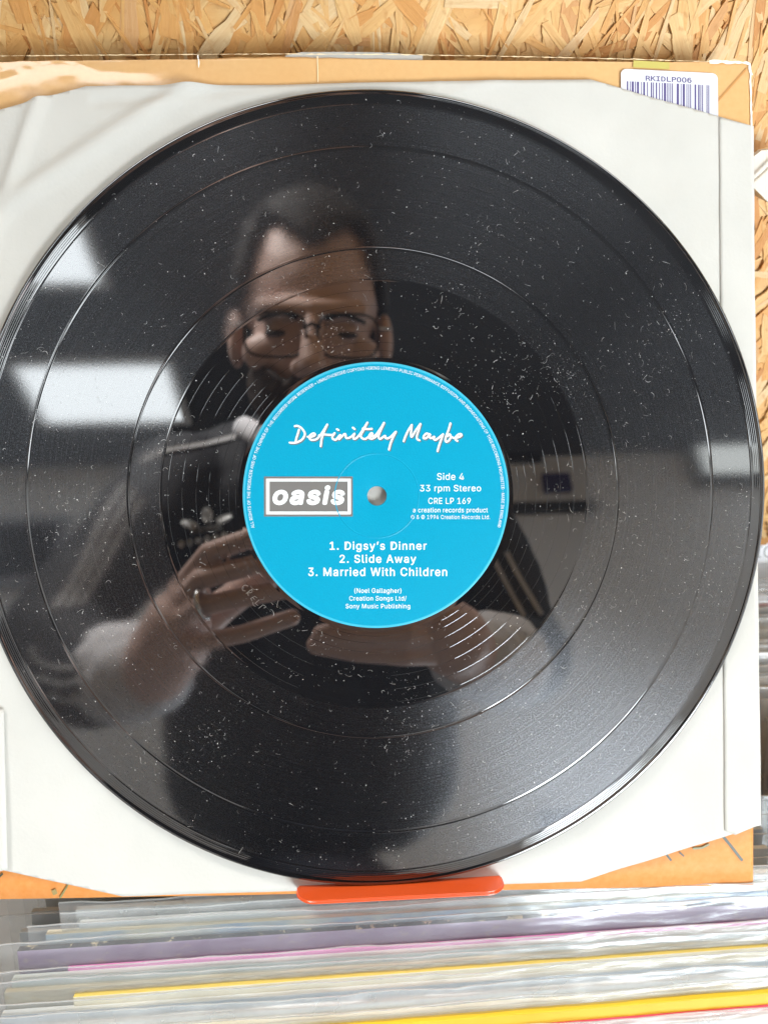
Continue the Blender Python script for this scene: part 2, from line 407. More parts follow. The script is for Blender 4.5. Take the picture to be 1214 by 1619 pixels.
# dust and lint lying on the disc
rng = random.Random(11); dv_, df_ = [], []
cl = [(rng.uniform(0, 6.28), rng.uniform(.055, .148)) for _ in range(34)]
OCT = ((1, 0, 0), (0, 1, 0), (-1, 0, 0), (0, -1, 0), (0, 0, 1))
cnt = 0
while cnt < 6500:
    if rng.random() < .35:
        a, r = rng.choice(cl); x = r * math.cos(a) + rng.gauss(0, .007); y = r * math.sin(a) + rng.gauss(0, .007)
    else:
        r = .151 * math.sqrt(rng.random()); a = rng.uniform(0, 6.28); x, y = r * math.cos(a), r * math.sin(a)
    if not .052 < math.hypot(x, y) < .1475: continue
    cnt += 1; b = len(dv_)
    if rng.random() < .14:                  # a curved fibre
        L = rng.choice([.0006, .0008, .001, .0013, .0018, .0026]) * rng.uniform(.7, 1.2); ang = rng.uniform(0, 6.28); kr = rng.gauss(0, 1) * 1100
        wv = rng.uniform(.00003, .00006); px_, py_ = x, y
        for q in range(7):
            nx_, ny_ = -math.sin(ang) * wv, math.cos(ang) * wv
            dv_ += [(px_ + nx_, py_ + ny_, .00003), (px_, py_, .00012), (px_ - nx_, py_ - ny_, .00003)]
            if q:
                k = len(dv_) - 6; df_ += [(k, k + 1, k + 4, k + 3)[::-1], (k + 1, k + 2, k + 5, k + 4)[::-1]]
            ang += kr * L / 6; px_ += math.cos(ang) * L / 6; py_ += math.sin(ang) * L / 6
    else:
        s_ = rng.choice([.00004, .00005, .00005, .00006, .00007, .00008, .0001, .00013, .00018]) * rng.uniform(.7, 1.25); e_ = rng.uniform(.8, 2.0); th = rng.uniform(0, 3.14)
        for ox, oy, oz in OCT:
            ox *= e_; dv_.append((x + s_ * (ox * math.cos(th) - oy * math.sin(th)), y + s_ * (ox * math.sin(th) + oy * math.cos(th)), .00002 + s_ * oz * .7))
        df_ += [(b, b + 1, b + 4), (b + 1, b + 2, b + 4), (b + 2, b + 3, b + 4), (b + 3, b, b + 4)]
d = mesh("dust", dv_, df_, DUST); d.matrix_world = FR
tag(d, "white dust specks and lint fibres scattered over the black record", "dust", kind="stuff")

# ------------------------------------------------------------------ PAPER INNER SLEEVE
isl = empty("paper_inner_sleeve", mw=FC)
tag(isl, "white paper inner sleeve with clipped corners behind the record", "record sleeve")
HZ = -.0030
def clip_sheet(name, quad, nx, ny, cuts, m, parent, zf, thick=.00014):
    bm = bmesh.new(); g = [[None] * (nx + 1) for _ in range(ny + 1)]
    for j in range(ny + 1):
        for i in range(nx + 1):
            s, t_ = i / nx, j / ny
            p = (quad[0] * (1 - s) + quad[1] * s) * (1 - t_) + (quad[3] * (1 - s) + quad[2] * s) * t_
            g[j][i] = bm.verts.new((p.x, p.y, 0))
    for j in range(ny):
        for i in range(nx): bm.faces.new((g[j][i], g[j][i + 1], g[j + 1][i + 1], g[j + 1][i])[::-1])
    for a, b in cuts:                       # keep the side to the right of a->b seen from the front
        dv = b - a; no = Vector((-dv.y, dv.x, 0))
        bmesh.ops.bisect_plane(bm, geom=bm.verts[:] + bm.edges[:] + bm.faces[:], plane_co=(a.x, a.y, 0), plane_no=no, clear_outer=True)
    for v in bm.verts: v.co.z = zf(v.co.x, v.co.y)
    bm.normal_update()
    for f_ in bm.faces:
        if f_.normal.z < 0: f_.normal_flip()
    o = bm_obj(name, bm, m, parent, smooth=True)
    md = o.modifiers.new("thickness", 'SOLIDIFY'); md.thickness = thick; md.offset = -1
    return o
P_ = lambda u, v: lc(u, v, HZ)
quad = [P_(-62, 127), P_(1191.5, 119), P_(1202, 1399), P_(-46, 1414)]
quad = [P_(-30, 138), P_(1189, 122), P_(1203, 1385), P_(-14, 1424)]
cuts = [(P_(-16, 179), P_(146, 133)), (P_(929, 124), P_(1192, 200)), (P_(1202, 1304), P_(944, 1386)), (P_(206, 1420), P_(0, 1375))]
def paper_z(x, y):
    z = HZ + .0007 * noise.noise(Vector((x * 18, y * 18, 2))) + .00035 * noise.noise(Vector((x * 60, y * 60, 5)))
    # soft creases fanning in the upper left corner
    for ax, ay, bx, by, wd, h in ((-.15, .10, -.06, .158, .0035, .0024), (-.155, .06, -.12, .15, .0026, .0020), (-.10, .148, .0, .158, .002, -.0010), (-.14, .05, -.10, .11, .003, .0010), (-.146, .13, -.139, .03, .0012, .0008), (.03, .15, .055, .158, .002, .0004), (.02, .135, .028, .158, .001, .0003)):
        dx, dy = bx - ax, by - ay; L2 = dx * dx + dy * dy; t_ = max(0, min(1, ((x - ax) * dx + (y - ay) * dy) / L2))
        dd = math.hypot(x - ax - dx * t_, y - ay - dy * t_); z += h * math.exp(-(dd / wd) ** 2)
    # the seam ridge of the glued flap and the left fold
    return min(z, HZ + .0022) if math.hypot(x, y) > .158 else min(z, HZ + .0011)
clip_sheet("front_sheet", quad, 190, 190, cuts, PAPER, isl, paper_z)
fq = [P_(1135.5, 150), P_(1189.5, 160), P_(1199.5, 1330), P_(1144, 1330)]
clip_sheet("glued_flap", fq, 10, 120, [(P_(929, 125), P_(1192, 201)), (P_(1199, 1303), P_(1161, 1319)), (P_(1162, 1319.5), P_(1144, 1312))],
           PAPER, isl, lambda x, y: paper_z(x, y) + .00032 + .0001 * noise.noise(Vector((x * 90, y * 14, 1))), .00012)
clip_sheet("back_sheet", [P_(-24, 1120), P_(9, 1120), P_(15, 1372), P_(-20, 1380)], 4, 30, [], PAPER, isl, lambda x, y: HZ + .0013, .0002)

# ------------------------------------------------------------------ ALBUM COVER
cov = empty("album_cover", mw=FC)
tag(cov, "worn orange album cover with a barcode sticker behind the white inner sleeve", "album cover")
HC = -.0052
C_ = lambda u, v: lc(u, v, HC)
tl, tr, br, bl = C_(-118, 90), C_(1186, 98.5), C_(1190, 1400), C_(-118, 1424)
bm = bmesh.new(); nx, ny = 200, 70; top_z = []
for side in (0, 1):
    g = []
    for j in range(ny + 1):
        row = []
        for i in range(nx + 1):
            s, t_ = i / nx, (j / ny) ** 2
            p = (tl * (1 - s) + tr * s) * (1 - t_) + (bl * (1 - s) + br * s) * t_
            if j == 0: p = p + Vector((0, .0004 * noise.noise(Vector((s * 40, 0, 0))) + .0012 * math.exp(-((s - .43) / .12) ** 2), 0))
            if side == 0:                   # the top left corner is rolled and dented
                z = HC + .0003 * noise.noise(Vector((p.x * 25, p.y * 25, 9)))
                k = max(0, 1 - s / .38) * math.exp(-(t_ / .03) ** 2)
                z += k * (-.0028 + .0010 * noise.noise(Vector((p.x * 55, p.y * 130, 3))) + .0006 * noise.noise(Vector((p.x * 160, p.y * 260, 4))))
                if j == 0: z -= .0006
            else: z = HC - .0045
            row.append(bm.verts.new((p.x, p.y, z)))
        g.append(row)
    for j in range(ny):
        for i in range(nx):
            f_ = (g[j][i], g[j + 1][i], g[j + 1][i + 1], g[j][i + 1]); bm.faces.new(f_ if side == 0 else f_[::-1])
    if side == 0: g0 = g
loop0 = [g0[0][i] for i in range(nx + 1)] + [g0[j][nx] for j in range(1, ny + 1)] + [g0[ny][i] for i in range(nx - 1, -1, -1)] + [g0[j][0] for j in range(ny - 1, 0, -1)]
loop1 = [g[0][i] for i in range(nx + 1)] + [g[j][nx] for j in range(1, ny + 1)] + [g[ny][i] for i in range(nx - 1, -1, -1)] + [g[j][0] for j in range(ny - 1, 0, -1)]
edge_faces = []
for k in range(len(loop0)):
    k2 = (k + 1) % len(loop0); edge_faces.append(bm.faces.new((loop0[k], loop0[k2], loop1[k2], loop1[k])))
for f_ in edge_faces: f_.material_index = 1
for f_ in bm.faces: f_.smooth = f_.material_index == 0
bm_obj("cover_board", bm, [COVER, WORN], cov)
def strip(name, pts, wid, z, m, parent, loc=C_, jag=0., seed=1):
    rg = random.Random(seed); bm = bmesh.new(); prev = None; L = []
    for (a, b) in zip(pts, pts[1:]):
        n = max(2, int(math.hypot(b[0] - a[0], b[1] - a[1]) / 6))
        L += [(a[0] + (b[0] - a[0]) * i / n, a[1] + (b[1] - a[1]) * i / n) for i in range(n)]
    L.append(pts[-1])
    for i, p in enumerate(L):
        q, o_ = L[min(i + 1, len(L) - 1)], L[max(i - 1, 0)]; dx, dy = q[0] - o_[0], q[1] - o_[1]; l = math.hypot(dx, dy) or 1
        nxx, nyy = -dy / l, dx / l; w1 = wid * (1 + jag * rg.uniform(-1, 1)); w2 = wid * (1 + jag * rg.uniform(-1, 1))
        A = loc(p[0] + nxx * w1, p[1] + nyy * w1); B_ = loc(p[0] - nxx * w2, p[1] - nyy * w2)
        cur = (bm.verts.new((A.x, A.y, z)), bm.verts.new((B_.x, B_.y, z)))
        if prev: bm.faces.new((prev[0], cur[0], cur[1], prev[1]))
        prev = cur
    bmesh.ops.recalc_face_normals(bm, faces=bm.faces[:])
    return bm_obj(name, bm, m, parent)
ZF = HC + .00045
strip("crease", [(502, 90), (503, 131)], .8, ZF, CREASE, cov)
strip("crease", [(313, 88), (315, 96), (315, 108)], 1.0, ZF, WORN, cov, jag=.8)
strip("crease", [(1180, 108), (1132, 162)], 1.2, ZF, mat("dark_crease", (.55, .26, .07), .5), cov)
strip("worn_edge", [(-60, 90), (120, 88.5), (205, 87.8), (330, 87), (450, 86.4), (620, 87.2), (800, 90), (1000, 94.5), (1140, 99)], .45, ZF, CREASE, cov, jag=1.2)
strip("worn_edge", [(1120, 99), (1160, 99), (1184, 102), (1185.5, 120)], 2.2, ZF + .00003, WORN, cov, jag=.7, seed=5)
strip("worn_edge", [(1184.5, 112), (1186, 190), (1187, 240)], 1.4, ZF, WORN, cov, jag=.5, seed=8)
strip("printed_band", [(1000, 102), (1057, 105)], 5.5, ZF, mat("faded_olive_print", (.50, .42, .10), .5), cov)
for pts, wd, m_ in (([(0, 1386), (6, 1380)], 1.4, DARKGREEN), ([(96, 1419), (107, 1401), (109, 1396)], 1.2, OLIVE), ([(84, 1411), (91, 1408)], 4, mat("green_blot", (.30, .22, .08), .6)),
                    ([(1140, 1320), (1152, 1334), (1172, 1360)], 2.2, DARKGREEN), ([(1052, 1350), (1060, 1360)], 1.6, DARKGREEN), ([(1073, 1347), (1080, 1353)], 1.2, DARKGREEN),
                    ([(1094, 1341), (1108, 1340), (1120, 1334)], 1.6, OLIVE)):
    strip("printed_line", pts, wd, ZF, m_, cov)
# inner board poking out over the top edge
bm = bmesh.new(); a = []; n = 40
for i in range(n + 1):
    s = i / n; u = 451 + (668 - 451) * s; hgt = 6.0 * (1 - (2 * s - .75) ** 2 * .38) * min(1, s * 9, (1 - s) * 4 + .15)
    a.append((lc(u, 87.5, HC - .001), lc(u, 87.5 - hgt - .8 * noise.noise(Vector((s * 30, 1, 1))), HC - .001)))
for zz, mi in ((HC - .0012, 0), (HC - .0026, 0)):
    prev = None
    for p, q in a:
        cur = (bm.verts.new((p.x, p.y - .003, zz)), bm.verts.new((q.x, q.y, zz)), bm.verts.new((q.x, q.y, zz - .0006)))
        if prev:
            bm.faces.new((prev[0], cur[0], cur[1], prev[1])); f_ = bm.faces.new((prev[1], cur[1], cur[2], prev[2])); f_.material_index = 1
        prev = cur
    a = [(p, q + Vector((0, -.0006 - .0004 * i / n, 0))) for i, (p, q) in enumerate(a)]
bm_obj("inner_board", bm, [GREYCARD, WORN], cov)
# barcode sticker
HS = HC + .0007
S_ = lambda u, v: lc(u, v, HS)
stk_pts = []
def sp(s, t_): # sticker coordinates 0..1 from its corners
    return (981 + 153 * s + 1 * t_, 108.5 + 7.5 * s + 95 * t_)
for cx_, cy_, a0_ in ((.06, .09, 180), (.94, .09, 270)):
    for k in range(6):
        th = math.radians(a0_ + 90 * k / 5); stk_pts.append(sp(cx_ + .06 * math.cos(th), cy_ + .09 * math.sin(th)))
stk_pts += [sp(1, 1), sp(0, 1)]
bm = bmesh.new(); prism(bm, [S_(*p) for p in stk_pts], Vector((0, 0, -.0002)))
bmesh.ops.recalc_face_normals(bm, faces=bm.faces[:])
stk = bm_obj("barcode_sticker", bm, STICKER, cov)
bars = [(990.3, 992.5), (995, 996.2), (998, 1001.4), (1003.2, 1004.5), (1006.3, 1009.5), (1012.7, 1013.7), (1016.2, 1019), (1022.2, 1023.6), (1028.2, 1030.3), (1031.7, 1033.1), (1036.1, 1038.1), (1041.2, 1042.6), (1045.5, 1046.9), (1048.8, 1052.2), (1053.8, 1054.8), (1056.2, 1057.3), (1059, 1060.1), (1061.7, 1063.1), (1069.1, 1072.6), (1075.4, 1076.5), (1078.6, 1082), (1084.6, 1085.7), (1087.6, 1088.7), (1090.4, 1091.8), (1097.3, 1099.8), (1102.9, 1105.1), (1106.5, 1107.7), (1109.3, 1110.7), (1116.2, 1117.6), (1119, 1120.4)]
vs, fs = [], []
for a_, b_ in bars:
    k = len(vs)
    for u in (a_, b_):
        s = (u - 981) / 153
        for t_ in (.205, .95): vs.append((*S_(u, 108.5 + 7.5 * s + 95 * t_)[:2], HS + .00005))
    fs.append((k, k + 1, k + 3, k + 2))
mesh("barcode", vs, fs, BARINK, stk)
print_text("RKIDLPOO6", 1020, 1092.5, 129.3, 121.6, stk, BARINK, lambda u, v: S_(u, v + (u - 1056) * .049), HS + .00005, .2, 1.0, fnt=mono)

# ------------------------------------------------------------------ ORANGE DISPLAY STAND (lip, back plate, foot)
ORANGE = mat("orange_acrylic", (.80, .105, .02), .34, Coat_Weight=.2, Coat_Roughness=.12)
st = empty("display_stand", mw=FC); tag(st, "bright orange display stand with a rounded lip under the record", "display stand")
lipL = lc(469, 1404, 0); lipR = lc(795, 1387, 0); yl = (lipL.y + lipR.y) / 2
yl = min(yl, -.1512)
bm = bmesh.new(); x0, x1, dpt, rad, th = lipL.x, lipR.x, .0085, .0075, .0015
pts = [(x0, yl, -.012)]
for k in range(9): a = math.pi / 2 * k / 8; pts.append((x0 + rad - rad * math.cos(a), yl, dpt - rad + rad * math.sin(a)))
for k in range(9): a = math.pi / 2 * k / 8; pts.append((x1 - rad + rad * math.sin(a), yl, dpt - rad + rad * math.cos(a)))
pts.append((x1, yl, -.012))
prism(bm, pts, Vector((0, -th, 0))); bmesh.ops.recalc_face_normals(bm, faces=bm.faces[:])
es = [e for e in bm.edges if len(e.link_faces) == 2 and e.calc_face_angle() > 1.2]
bmesh.ops.bevel(bm, geom=es, offset=.0007, segments=3, affect='EDGES')
bm_obj("lip", bm, ORANGE, st)
bm = bmesh.new(); add_box(bm, Vector(((x0 + x1) / 2, yl + .06, -.0125)), (x1 - x0 - .004, .13, .003), bevel=.0006); bm_obj("back_plate", bm, ORANGE, st)
bm = bmesh.new(); add_box(bm, Vector(((x0 + x1) / 2, yl + .02, -.045)), (x1 - x0 - .02, .003, .064), bevel=.0006); bm_obj("foot", bm, ORANGE, st)

# ------------------------------------------------------------------ STRAND BOARD WALL
WALLY = .118
def osb_mat(name, per_object=True):
    m = mat(name, (.6, .35, .14), .62); t = NT(m)
    c = t.obj((1, 1, 1)) if per_object else t.obj()
    mp = t.a('ShaderNodeMapping'); mp.inputs['Scale'].default_value = (22, 420, 90); t.l(c, mp.inputs[0])
    g = t.noise(1, 6, mp.outputs[0], .65, '3D', .6); f2 = t.noise(260, 3, c)
    oi = t.a('ShaderNodeObjectInfo'); rnd = oi.outputs['Random'] if per_object else t.noise(50, 1, c)
    base = t.ramp(rnd, [(0, (.46, .19, .045)), (.14, (.58, .28, .075)), (.4, (.62, .35, .115)), (.7, (.66, .43, .18)), (.9, (.65, .48, .26)), (1, (.52, .25, .08))])
    dark = t.mix(.5, base, (.45, .19, .04))
    col = t.mix(t.ramp(g, [(.32, 1.), (.62, 0.)]), base, dark)
    col = t.mix(t.math('MULTIPLY', t.ramp(f2, [(.6, 0.), (.75, 1.)]), .5), col, (.42, .18, .04))
    t.l(col, t.p.inputs['Base Color']); t.l(t.bump(t.math('ADD', g, t.math('MULTIPLY', f2, .3)), .0007, .8), t.p.inputs['Normal'])
    return m
OSB = osb_mat("wood_strand"); OSBB = osb_mat("wood_strand_base", False)
wall = mesh("wall", [(-1.6, WALLY, 0), (1.6, WALLY, 0), (1.6, WALLY, 3), (-1.6, WALLY, 3)], [(0, 1, 2, 3)], OSBB, kind="structure")
tag(wall, "wall of golden wood strand board behind the album cover")
rg = random.Random(3)
def strand_mesh(L, W):
    top = []; n = 4
    for i in range(n + 1): top.append((-L / 2 + L * i / n + rg.uniform(-.1, .1) * L / n, W / 2 * rg.uniform(.72, 1.08) * (.55 + .45 * min(1, 2 * min(i + .5, n - i + .5) / 1.6))))
    bot = [(x + rg.uniform(-.1, .1) * L / n, -abs(y) * rg.uniform(.7, 1.1)) for x, y in top]
    P = top[::-1] + bot
    P[0] = (P[0][0] + rg.uniform(0, .14) * L, P[0][1])
    return P
protos = []
for k in range(48):
    L = rg.uniform(.012, .040); W = rg.uniform(.0036, .009) if k % 48 < 16 else rg.uniform(.0010, .0042); P = strand_mesh(L, W); t = .00025; n = len(P)
    vs = [(x, y, .0 + t + .0004 * math.sin(x * 90 + k)) for x, y in P] + [(x * 1.01, y * 1.04, -.0006) for x, y in P]
    fs = [tuple(range(n))[::-1]] + [(i, (i + 1) % n, n + (i + 1) % n, n + i) for i in range(n)]
    me = bpy.data.meshes.new("wood_strand"); me.from_pydata(vs, [], fs); me.update(); me.materials.append(OSB)
    bm = bmesh.new(); bm.from_mesh(me); bmesh.ops.recalc_face_normals(bm, faces=bm.faces[:])
    bm.faces.ensure_lookup_table()
    bm.to_mesh(me); bm.free(); protos.append(me)
def wall_at(u, v, off=0.):
    d = ray(u, v); return CAM + d * ((WALLY - off - CAM.y) / d.y)
WB = Matrix(((1, 0, 0), (0, 0, -1), (0, 1, 0))).to_4x4()   # local xy -> wall xz, local z -> toward the room
spots = []
for k in range(300):
    if k < 225: u, v = rg.uniform(-15, 1230), rg.uniform(-25, 112)
    else: u, v = rg.uniform(1180, 1235), rg.uniform(60, 900)
    p = wall_at(u, v); ang = rg.gauss(math.pi / 2, .42) if rg.random() < .62 else rg.uniform(0, math.pi)
    spots.append((p, ang))
for i, (p, ang) in enumerate(spots):
    o = bpy.data.objects.new("wood_strand", protos[rg.randrange(48)]); COL.objects.link(o)
    o.matrix_world = Matrix.Translation((p.x, WALLY - .0006 - .000003 * i, p.z)) @ WB @ Matrix.Rotation(ang, 4, 'Z') @ Matrix.Rotation(rg.gauss(0, .004), 4, 'Y') @ Matrix.Rotation(rg.gauss(0, .012), 4, 'X')
    o.parent = wall
# the strands too many to list: the rest of the wall round the display
vs, fs = [], []
for k in range(7000):
    if k < 2500: x, z = rg.uniform(-.3, .36), rg.uniform(1.05, 1.45)
    else: x, z = rg.uniform(-.75, .75), rg.uniform(1.0, 1.7)
    me = protos[rg.randrange(48)]; ang = rg.gauss(math.pi / 2, .5) if rg.random() < .55 else rg.uniform(0, math.pi)
    M = Matrix.Translation((x, WALLY - .0002 - rg.uniform(0, .0004), z)) @ WB @ Matrix.Rotation(ang, 4, 'Z') @ Matrix.Rotation(rg.gauss(0, .01), 4, 'Y')
    b = len(vs); vs += [M @ v.co for v in me.vertices]; fs += [tuple(b + i for i in p.vertices) for p in me.polygons]
mesh("wood_strand", vs, fs, OSBB, wall, kind="stuff")

# ------------------------------------------------------------------ CLEAR PLASTIC HOOK ON THE WALL
def film_mat(name, haze, tint=(.94, .96, .97), rough=.2):
    m = bpy.data.materials.new(name); m.use_nodes = True; t = NT(m); c = t.obj()
    tr_ = t.a('ShaderNodeBsdfTransparent'); tr_.inputs[0].default_value = (.97, .98, .98, 1)
    gl = t.a('ShaderNodeBsdfGlossy'); gl.inputs['Roughness'].default_value = rough
    df = t.a('ShaderNodeBsdfDiffuse'); df.inputs[0].default_value = (*tint, 1)
    tl_ = t.a('ShaderNodeBsdfTranslucent'); tl_.inputs[0].default_value = (*tint, 1)
    bn = t.bump(t.noise(60, 3, t.obj((.3, 1, 1.3)), .5), .0016, .7); t.l(bn, gl.inputs['Normal'])
    ad = t.a('ShaderNodeMixShader'); ad.inputs[0].default_value = .5; t.l(df.outputs[0], ad.inputs[1]); t.l(tl_.outputs[0], ad.inputs[2])
    m1 = t.a('ShaderNodeMixShader'); hz = t.math('MULTIPLY', t.ramp(t.noise(45, 4, c), [(.3, .5), (.75, 1.)]), haze); t.l(hz, m1.inputs[0])
    t.l(tr_.outputs[0], m1.inputs[1]); t.l(ad.outputs[0], m1.inputs[2])
    lw = t.a('ShaderNodeLayerWeight'); lw.inputs[0].default_value = .35
    m2 = t.a('ShaderNodeMixShader'); t.l(t.math('MULTIPLY_ADD', lw.outputs['Fresnel'], .5, .05), m2.inputs[0]); t.l(m1.outputs[0], m2.inputs[1]); t.l(gl.outputs[0], m2.inputs[2])
    t.l(m2.outputs[0], t.n['Material Output'].inputs[0]); return m
FILM = film_mat("clear_film", .24); FILM2 = film_mat("milky_film", .42); FILMEDGE = film_mat("film_edge", .55, (.95, .96, .96))
hk = empty("plastic_hook", loc=wall_at(1215, 300, .02))
tag(hk, "clear plastic hook on the strand board right of the album cover", "hook")
hp = [wall_at(u, v, .02) - wall_at(1215, 300, .02) for u, v in ((1170, 290), (1190, 248), (1203, 238), (1225, 236), (1260, 240), (1262, 300), (1240, 330), (1216, 322), (1190, 296))]
bm = bmesh.new(); prism(bm, [Vector((p.x, 0, p.z)) for p in hp], Vector((0, .0025, 0))); bmesh.ops.recalc_face_normals(bm, faces=bm.faces[:])
HOOKM = mat("milky_plastic", (.58, .51, .40), .35, Alpha=.7); bm_obj("plate", bm, HOOKM, hk)
q = [wall_at(u, v, .02) - wall_at(1215, 300, .02) for u, v in ((1186, 284), (1200, 272), (1216, 256), (1240, 232))]
bm = bmesh.new(); tube(bm, [Vector((p.x, -.003, p.z)) for p in q], .0006, 8); bm_obj("bent_rim", bm, HOOKM, hk)
bm = bmesh.new(); add_box(bm, Vector((.006, .0115, -.004)), (.008, .017, .004), bevel=.0008); bm_obj("stem", bm, HOOKM, hk)

# ------------------------------------------------------------------ RACKS OF RECORDS BELOW
def plaster_(name):
    m = mat(name, (.58, .57, .55), .6); t = NT(m); t.l(t.mix(t.noise(12, 5, t.obj()), (.50, .49, .47), (.64, .63, .61)), t.p.inputs['Base Color']); return m
def card_mat(name, c1, c2=None, sc=22, rough=.45, worn=0.):
    m = mat(name, c1, rough); t = NT(m); c = t.obj((1, 1, 2.2)); c2 = c2 or tuple(min(1, x * 1.15 + .03) for x in c1)
    col = t.mix(t.ramp(t.noise(sc, 5, c, .6), [(.38, 0.), (.62, 1.)]), c1, c2)
    if worn: col = t.mix(t.ramp(t.noise(160, 5, c, .7), [(.56, 0.), (.62, worn)]), col, (.72, .60, .38))
    t.l(col, t.p.inputs['Base Color']); return m
TOPZ = 1.060
def at_y(v, z=None):
    d = ray(600, v); return (CAM + d * (((TOPZ if z is None else z) - CAM.z) / d.z)).y
def film_sheet(name, x0, x1, y, z0, z1, seed, parent, m, amp=.0009, nx=90, nz=6):
    vs, fs = [], []
    for j in range(nz + 1):
        for i in range(nx + 1):
            s, t_ = i / nx, j / nz; x = x0 + (x1 - x0) * s; k = t_ ** 2
            vs.append((x, y + min(.0004, amp * k * (noise.noise(Vector((x * 30, seed, t_ * 1.2))) + .4 * noise.noise(Vector((x * 110, seed + 9, t_ * 3))))),
                       z0 + (z1 - z0) * t_ + k * (.0014 * noise.noise(Vector((x * 16, seed + 3, 0))) + .0004 * noise.noise(Vector((x * 140, seed, 7))))))
    for j in range(nz):
        for i in range(nx): a = j * (nx + 1) + i; fs.append((a, a + 1, a + nx + 2, a + nx + 1))
    o = mesh(name, vs, fs, m, parent, smooth=True)
    # the heat-sealed bead along the top shows as a bright line
    bm = bmesh.new(); tube(bm, [Vector(vs[nz * (nx + 1) + i]) for i in range(nx + 1)], .00028, 4); bm_obj("bead", bm, FILMEDGE, o)
    return o
def sleeve(label, x0, wd, v, front, edge, z_card, z_film, thick=.0026, yaw=0., group="records packed in the front rack", film=True, worn=None, seed=0, amp=.0009, m_film=None):
    zz = TOPZ - .00010 * max(0, v - 1430); y = at_y(v, zz); o = empty("record_sleeve", loc=(x0 + wd / 2, y, zz)); o.rotation_euler = (math.radians(-27), 0, yaw)
    tag(o, label, "record sleeve", group)
    h = .13
    bm = bmesh.new(); add_box(bm, Vector((0, 0, z_card - h / 2)), (wd - .012, thick, h), bevel=.0004)
    for f_ in bm.faces:
        if f_.normal.z > .5: f_.material_index = 1
    bm_obj("card", bm, [front, edge], o)
    if worn is not None:                    # scuffed strip along the top edge
        bm = bmesh.new(); rg2 = random.Random(seed + 40); prev = None
        for i in range(150):
            x = -(wd - .014) / 2 + (wd - .014) * i / 149; a = z_card - .0006 + rg2.uniform(-.0005, .0006); b = z_card - .0018 + rg2.uniform(-.0012, .0008)
            cur = (bm.verts.new((x, -thick / 2 - .0002, a)), bm.verts.new((x, -thick / 2 - .0002, min(a, b))))
            if prev: bm.faces.new((prev[0], prev[1], cur[1], cur[0]))
            prev = cur
        bmesh.ops.recalc_face_normals(bm, faces=bm.faces[:]); bm_obj("worn_edge", bm, worn, o)
    if film:
        film_sheet("plastic_front", -wd / 2, wd / 2, -thick / 2 - .0007, z_card - .1, z_film, seed * 3.7 + 1, o, m_film or FILM, amp)
    return o
WHT = card_mat("white_card", (.82, .82, .80)); PALE = card_mat("pale_blue_grey_card", (.66, .70, .72), (.78, .80, .78)); CREAM = card_mat("cream_card", (.74, .66, .47), (.80, .75, .60))
BLUECR = card_mat("blue_and_cream_card", (.70, .66, .52), (.25, .38, .56), 14); PURP = card_mat("purple_card", (.34, .24, .36), (.48, .38, .50), 18, worn=.25); PINK = card_mat("pink_card", (.70, .22, .50), (.75, .32, .56))
GRGRN = card_mat("grey_green_card", (.60, .66, .63), (.70, .74, .70)); BEIGE = card_mat("beige_card", (.68, .60, .46), (.76, .70, .57), 30, worn=.5); YEL = mat("yellow_card", (.85, .58, .03), .5); YELM = mat("mustard_card", (.76, .58, .14), .5)
BLGRY = card_mat("blue_grey_card", (.50, .56, .62), (.66, .70, .74)); CRIM = card_mat("crimson_card", (.60, .045, .06), (.70, .10, .2)); GREY = card_mat("grey_card_print", (.66, .66, .66), (.78, .78, .76)); BLACKC = card_mat("black_worn_card", (.035, .03, .035), (.07, .06, .06), 30, worn=1.)
LX, LW = -.145, .328
sleeve("clear plastic over a plain white sleeve, rearmost under the orange lip", -.128, LW, 1416, WHT, WHT, .002, .006, seed=1, yaw=.004, m_film=FILM2)
sleeve("white sleeve in crinkled clear plastic, second from the orange lip", -.126, LW, 1428, PALE, WHT, .0, .005, seed=2, yaw=.008)
sleeve("cream and blue patterned sleeve just behind the purple one", -.138, LW, 1440, BLUECR, CREAM, .0, .0045, seed=3, yaw=.010, thick=.003)
sleeve("purple sleeve with a scuffed black edge below the orange lip", LX - .003, LW + .004, 1458, PURP, BLACKC, -.001, .003, seed=4, yaw=.012, thick=.003)
sleeve("black-edged thin sleeve between the purple and the pink one", LX + .02, LW - .024, 1472, BLACKC, BLACKC, -.0075, -.002, seed=24, yaw=.012, thick=.0012, film=False)
sleeve("pink sleeve in front of the scuffed black edge", LX + .016, LW - .02, 1478, PINK, PINK, -.0045, -.0022, seed=5, yaw=.012, film=False, thick=.0012)
sleeve("grey-green sleeve in clear plastic in front of the pink one", LX - .004, LW, 1494, GRGRN, GRGRN, -.003, .0015, seed=7, yaw=.013, thick=.003)
sleeve("scuffed beige sleeve behind the mustard-edged one", LX - .006, LW, 1512, BEIGE, CREAM, -.003, .001, seed=8, yaw=.014, worn=BEIGE)
sleeve("cream sleeve with a mustard yellow top edge", LX + .02, LW - .02, 1528, CREAM, YELM, -.002, -.003, seed=9, yaw=.016, film=False, thick=.0024)
sleeve("blue-grey sleeve in wrinkled plastic in front of the mustard edge", LX - .006, LW, 1546, BLGRY, PALE, -.003, .002, seed=10, yaw=.015, amp=.0015, thick=.003)
sleeve("pale sleeve in heavily wrinkled plastic behind the cream one", LX - .008, LW, 1568, WHT, WHT, -.003, .002, seed=11, yaw=.015, amp=.002, m_film=FILM2, thick=.003)
sleeve("cream sleeve just behind the bright yellow one", LX - .006, LW, 1590, CREAM, CREAM, -.002, .001, seed=12, yaw=.018, thick=.0032)
sleeve("bright yellow sleeve near the bottom of the picture", LX + .01, LW, 1607, YEL, YEL, -.001, -.004, seed=13, yaw=.022, film=False, thick=.0042)
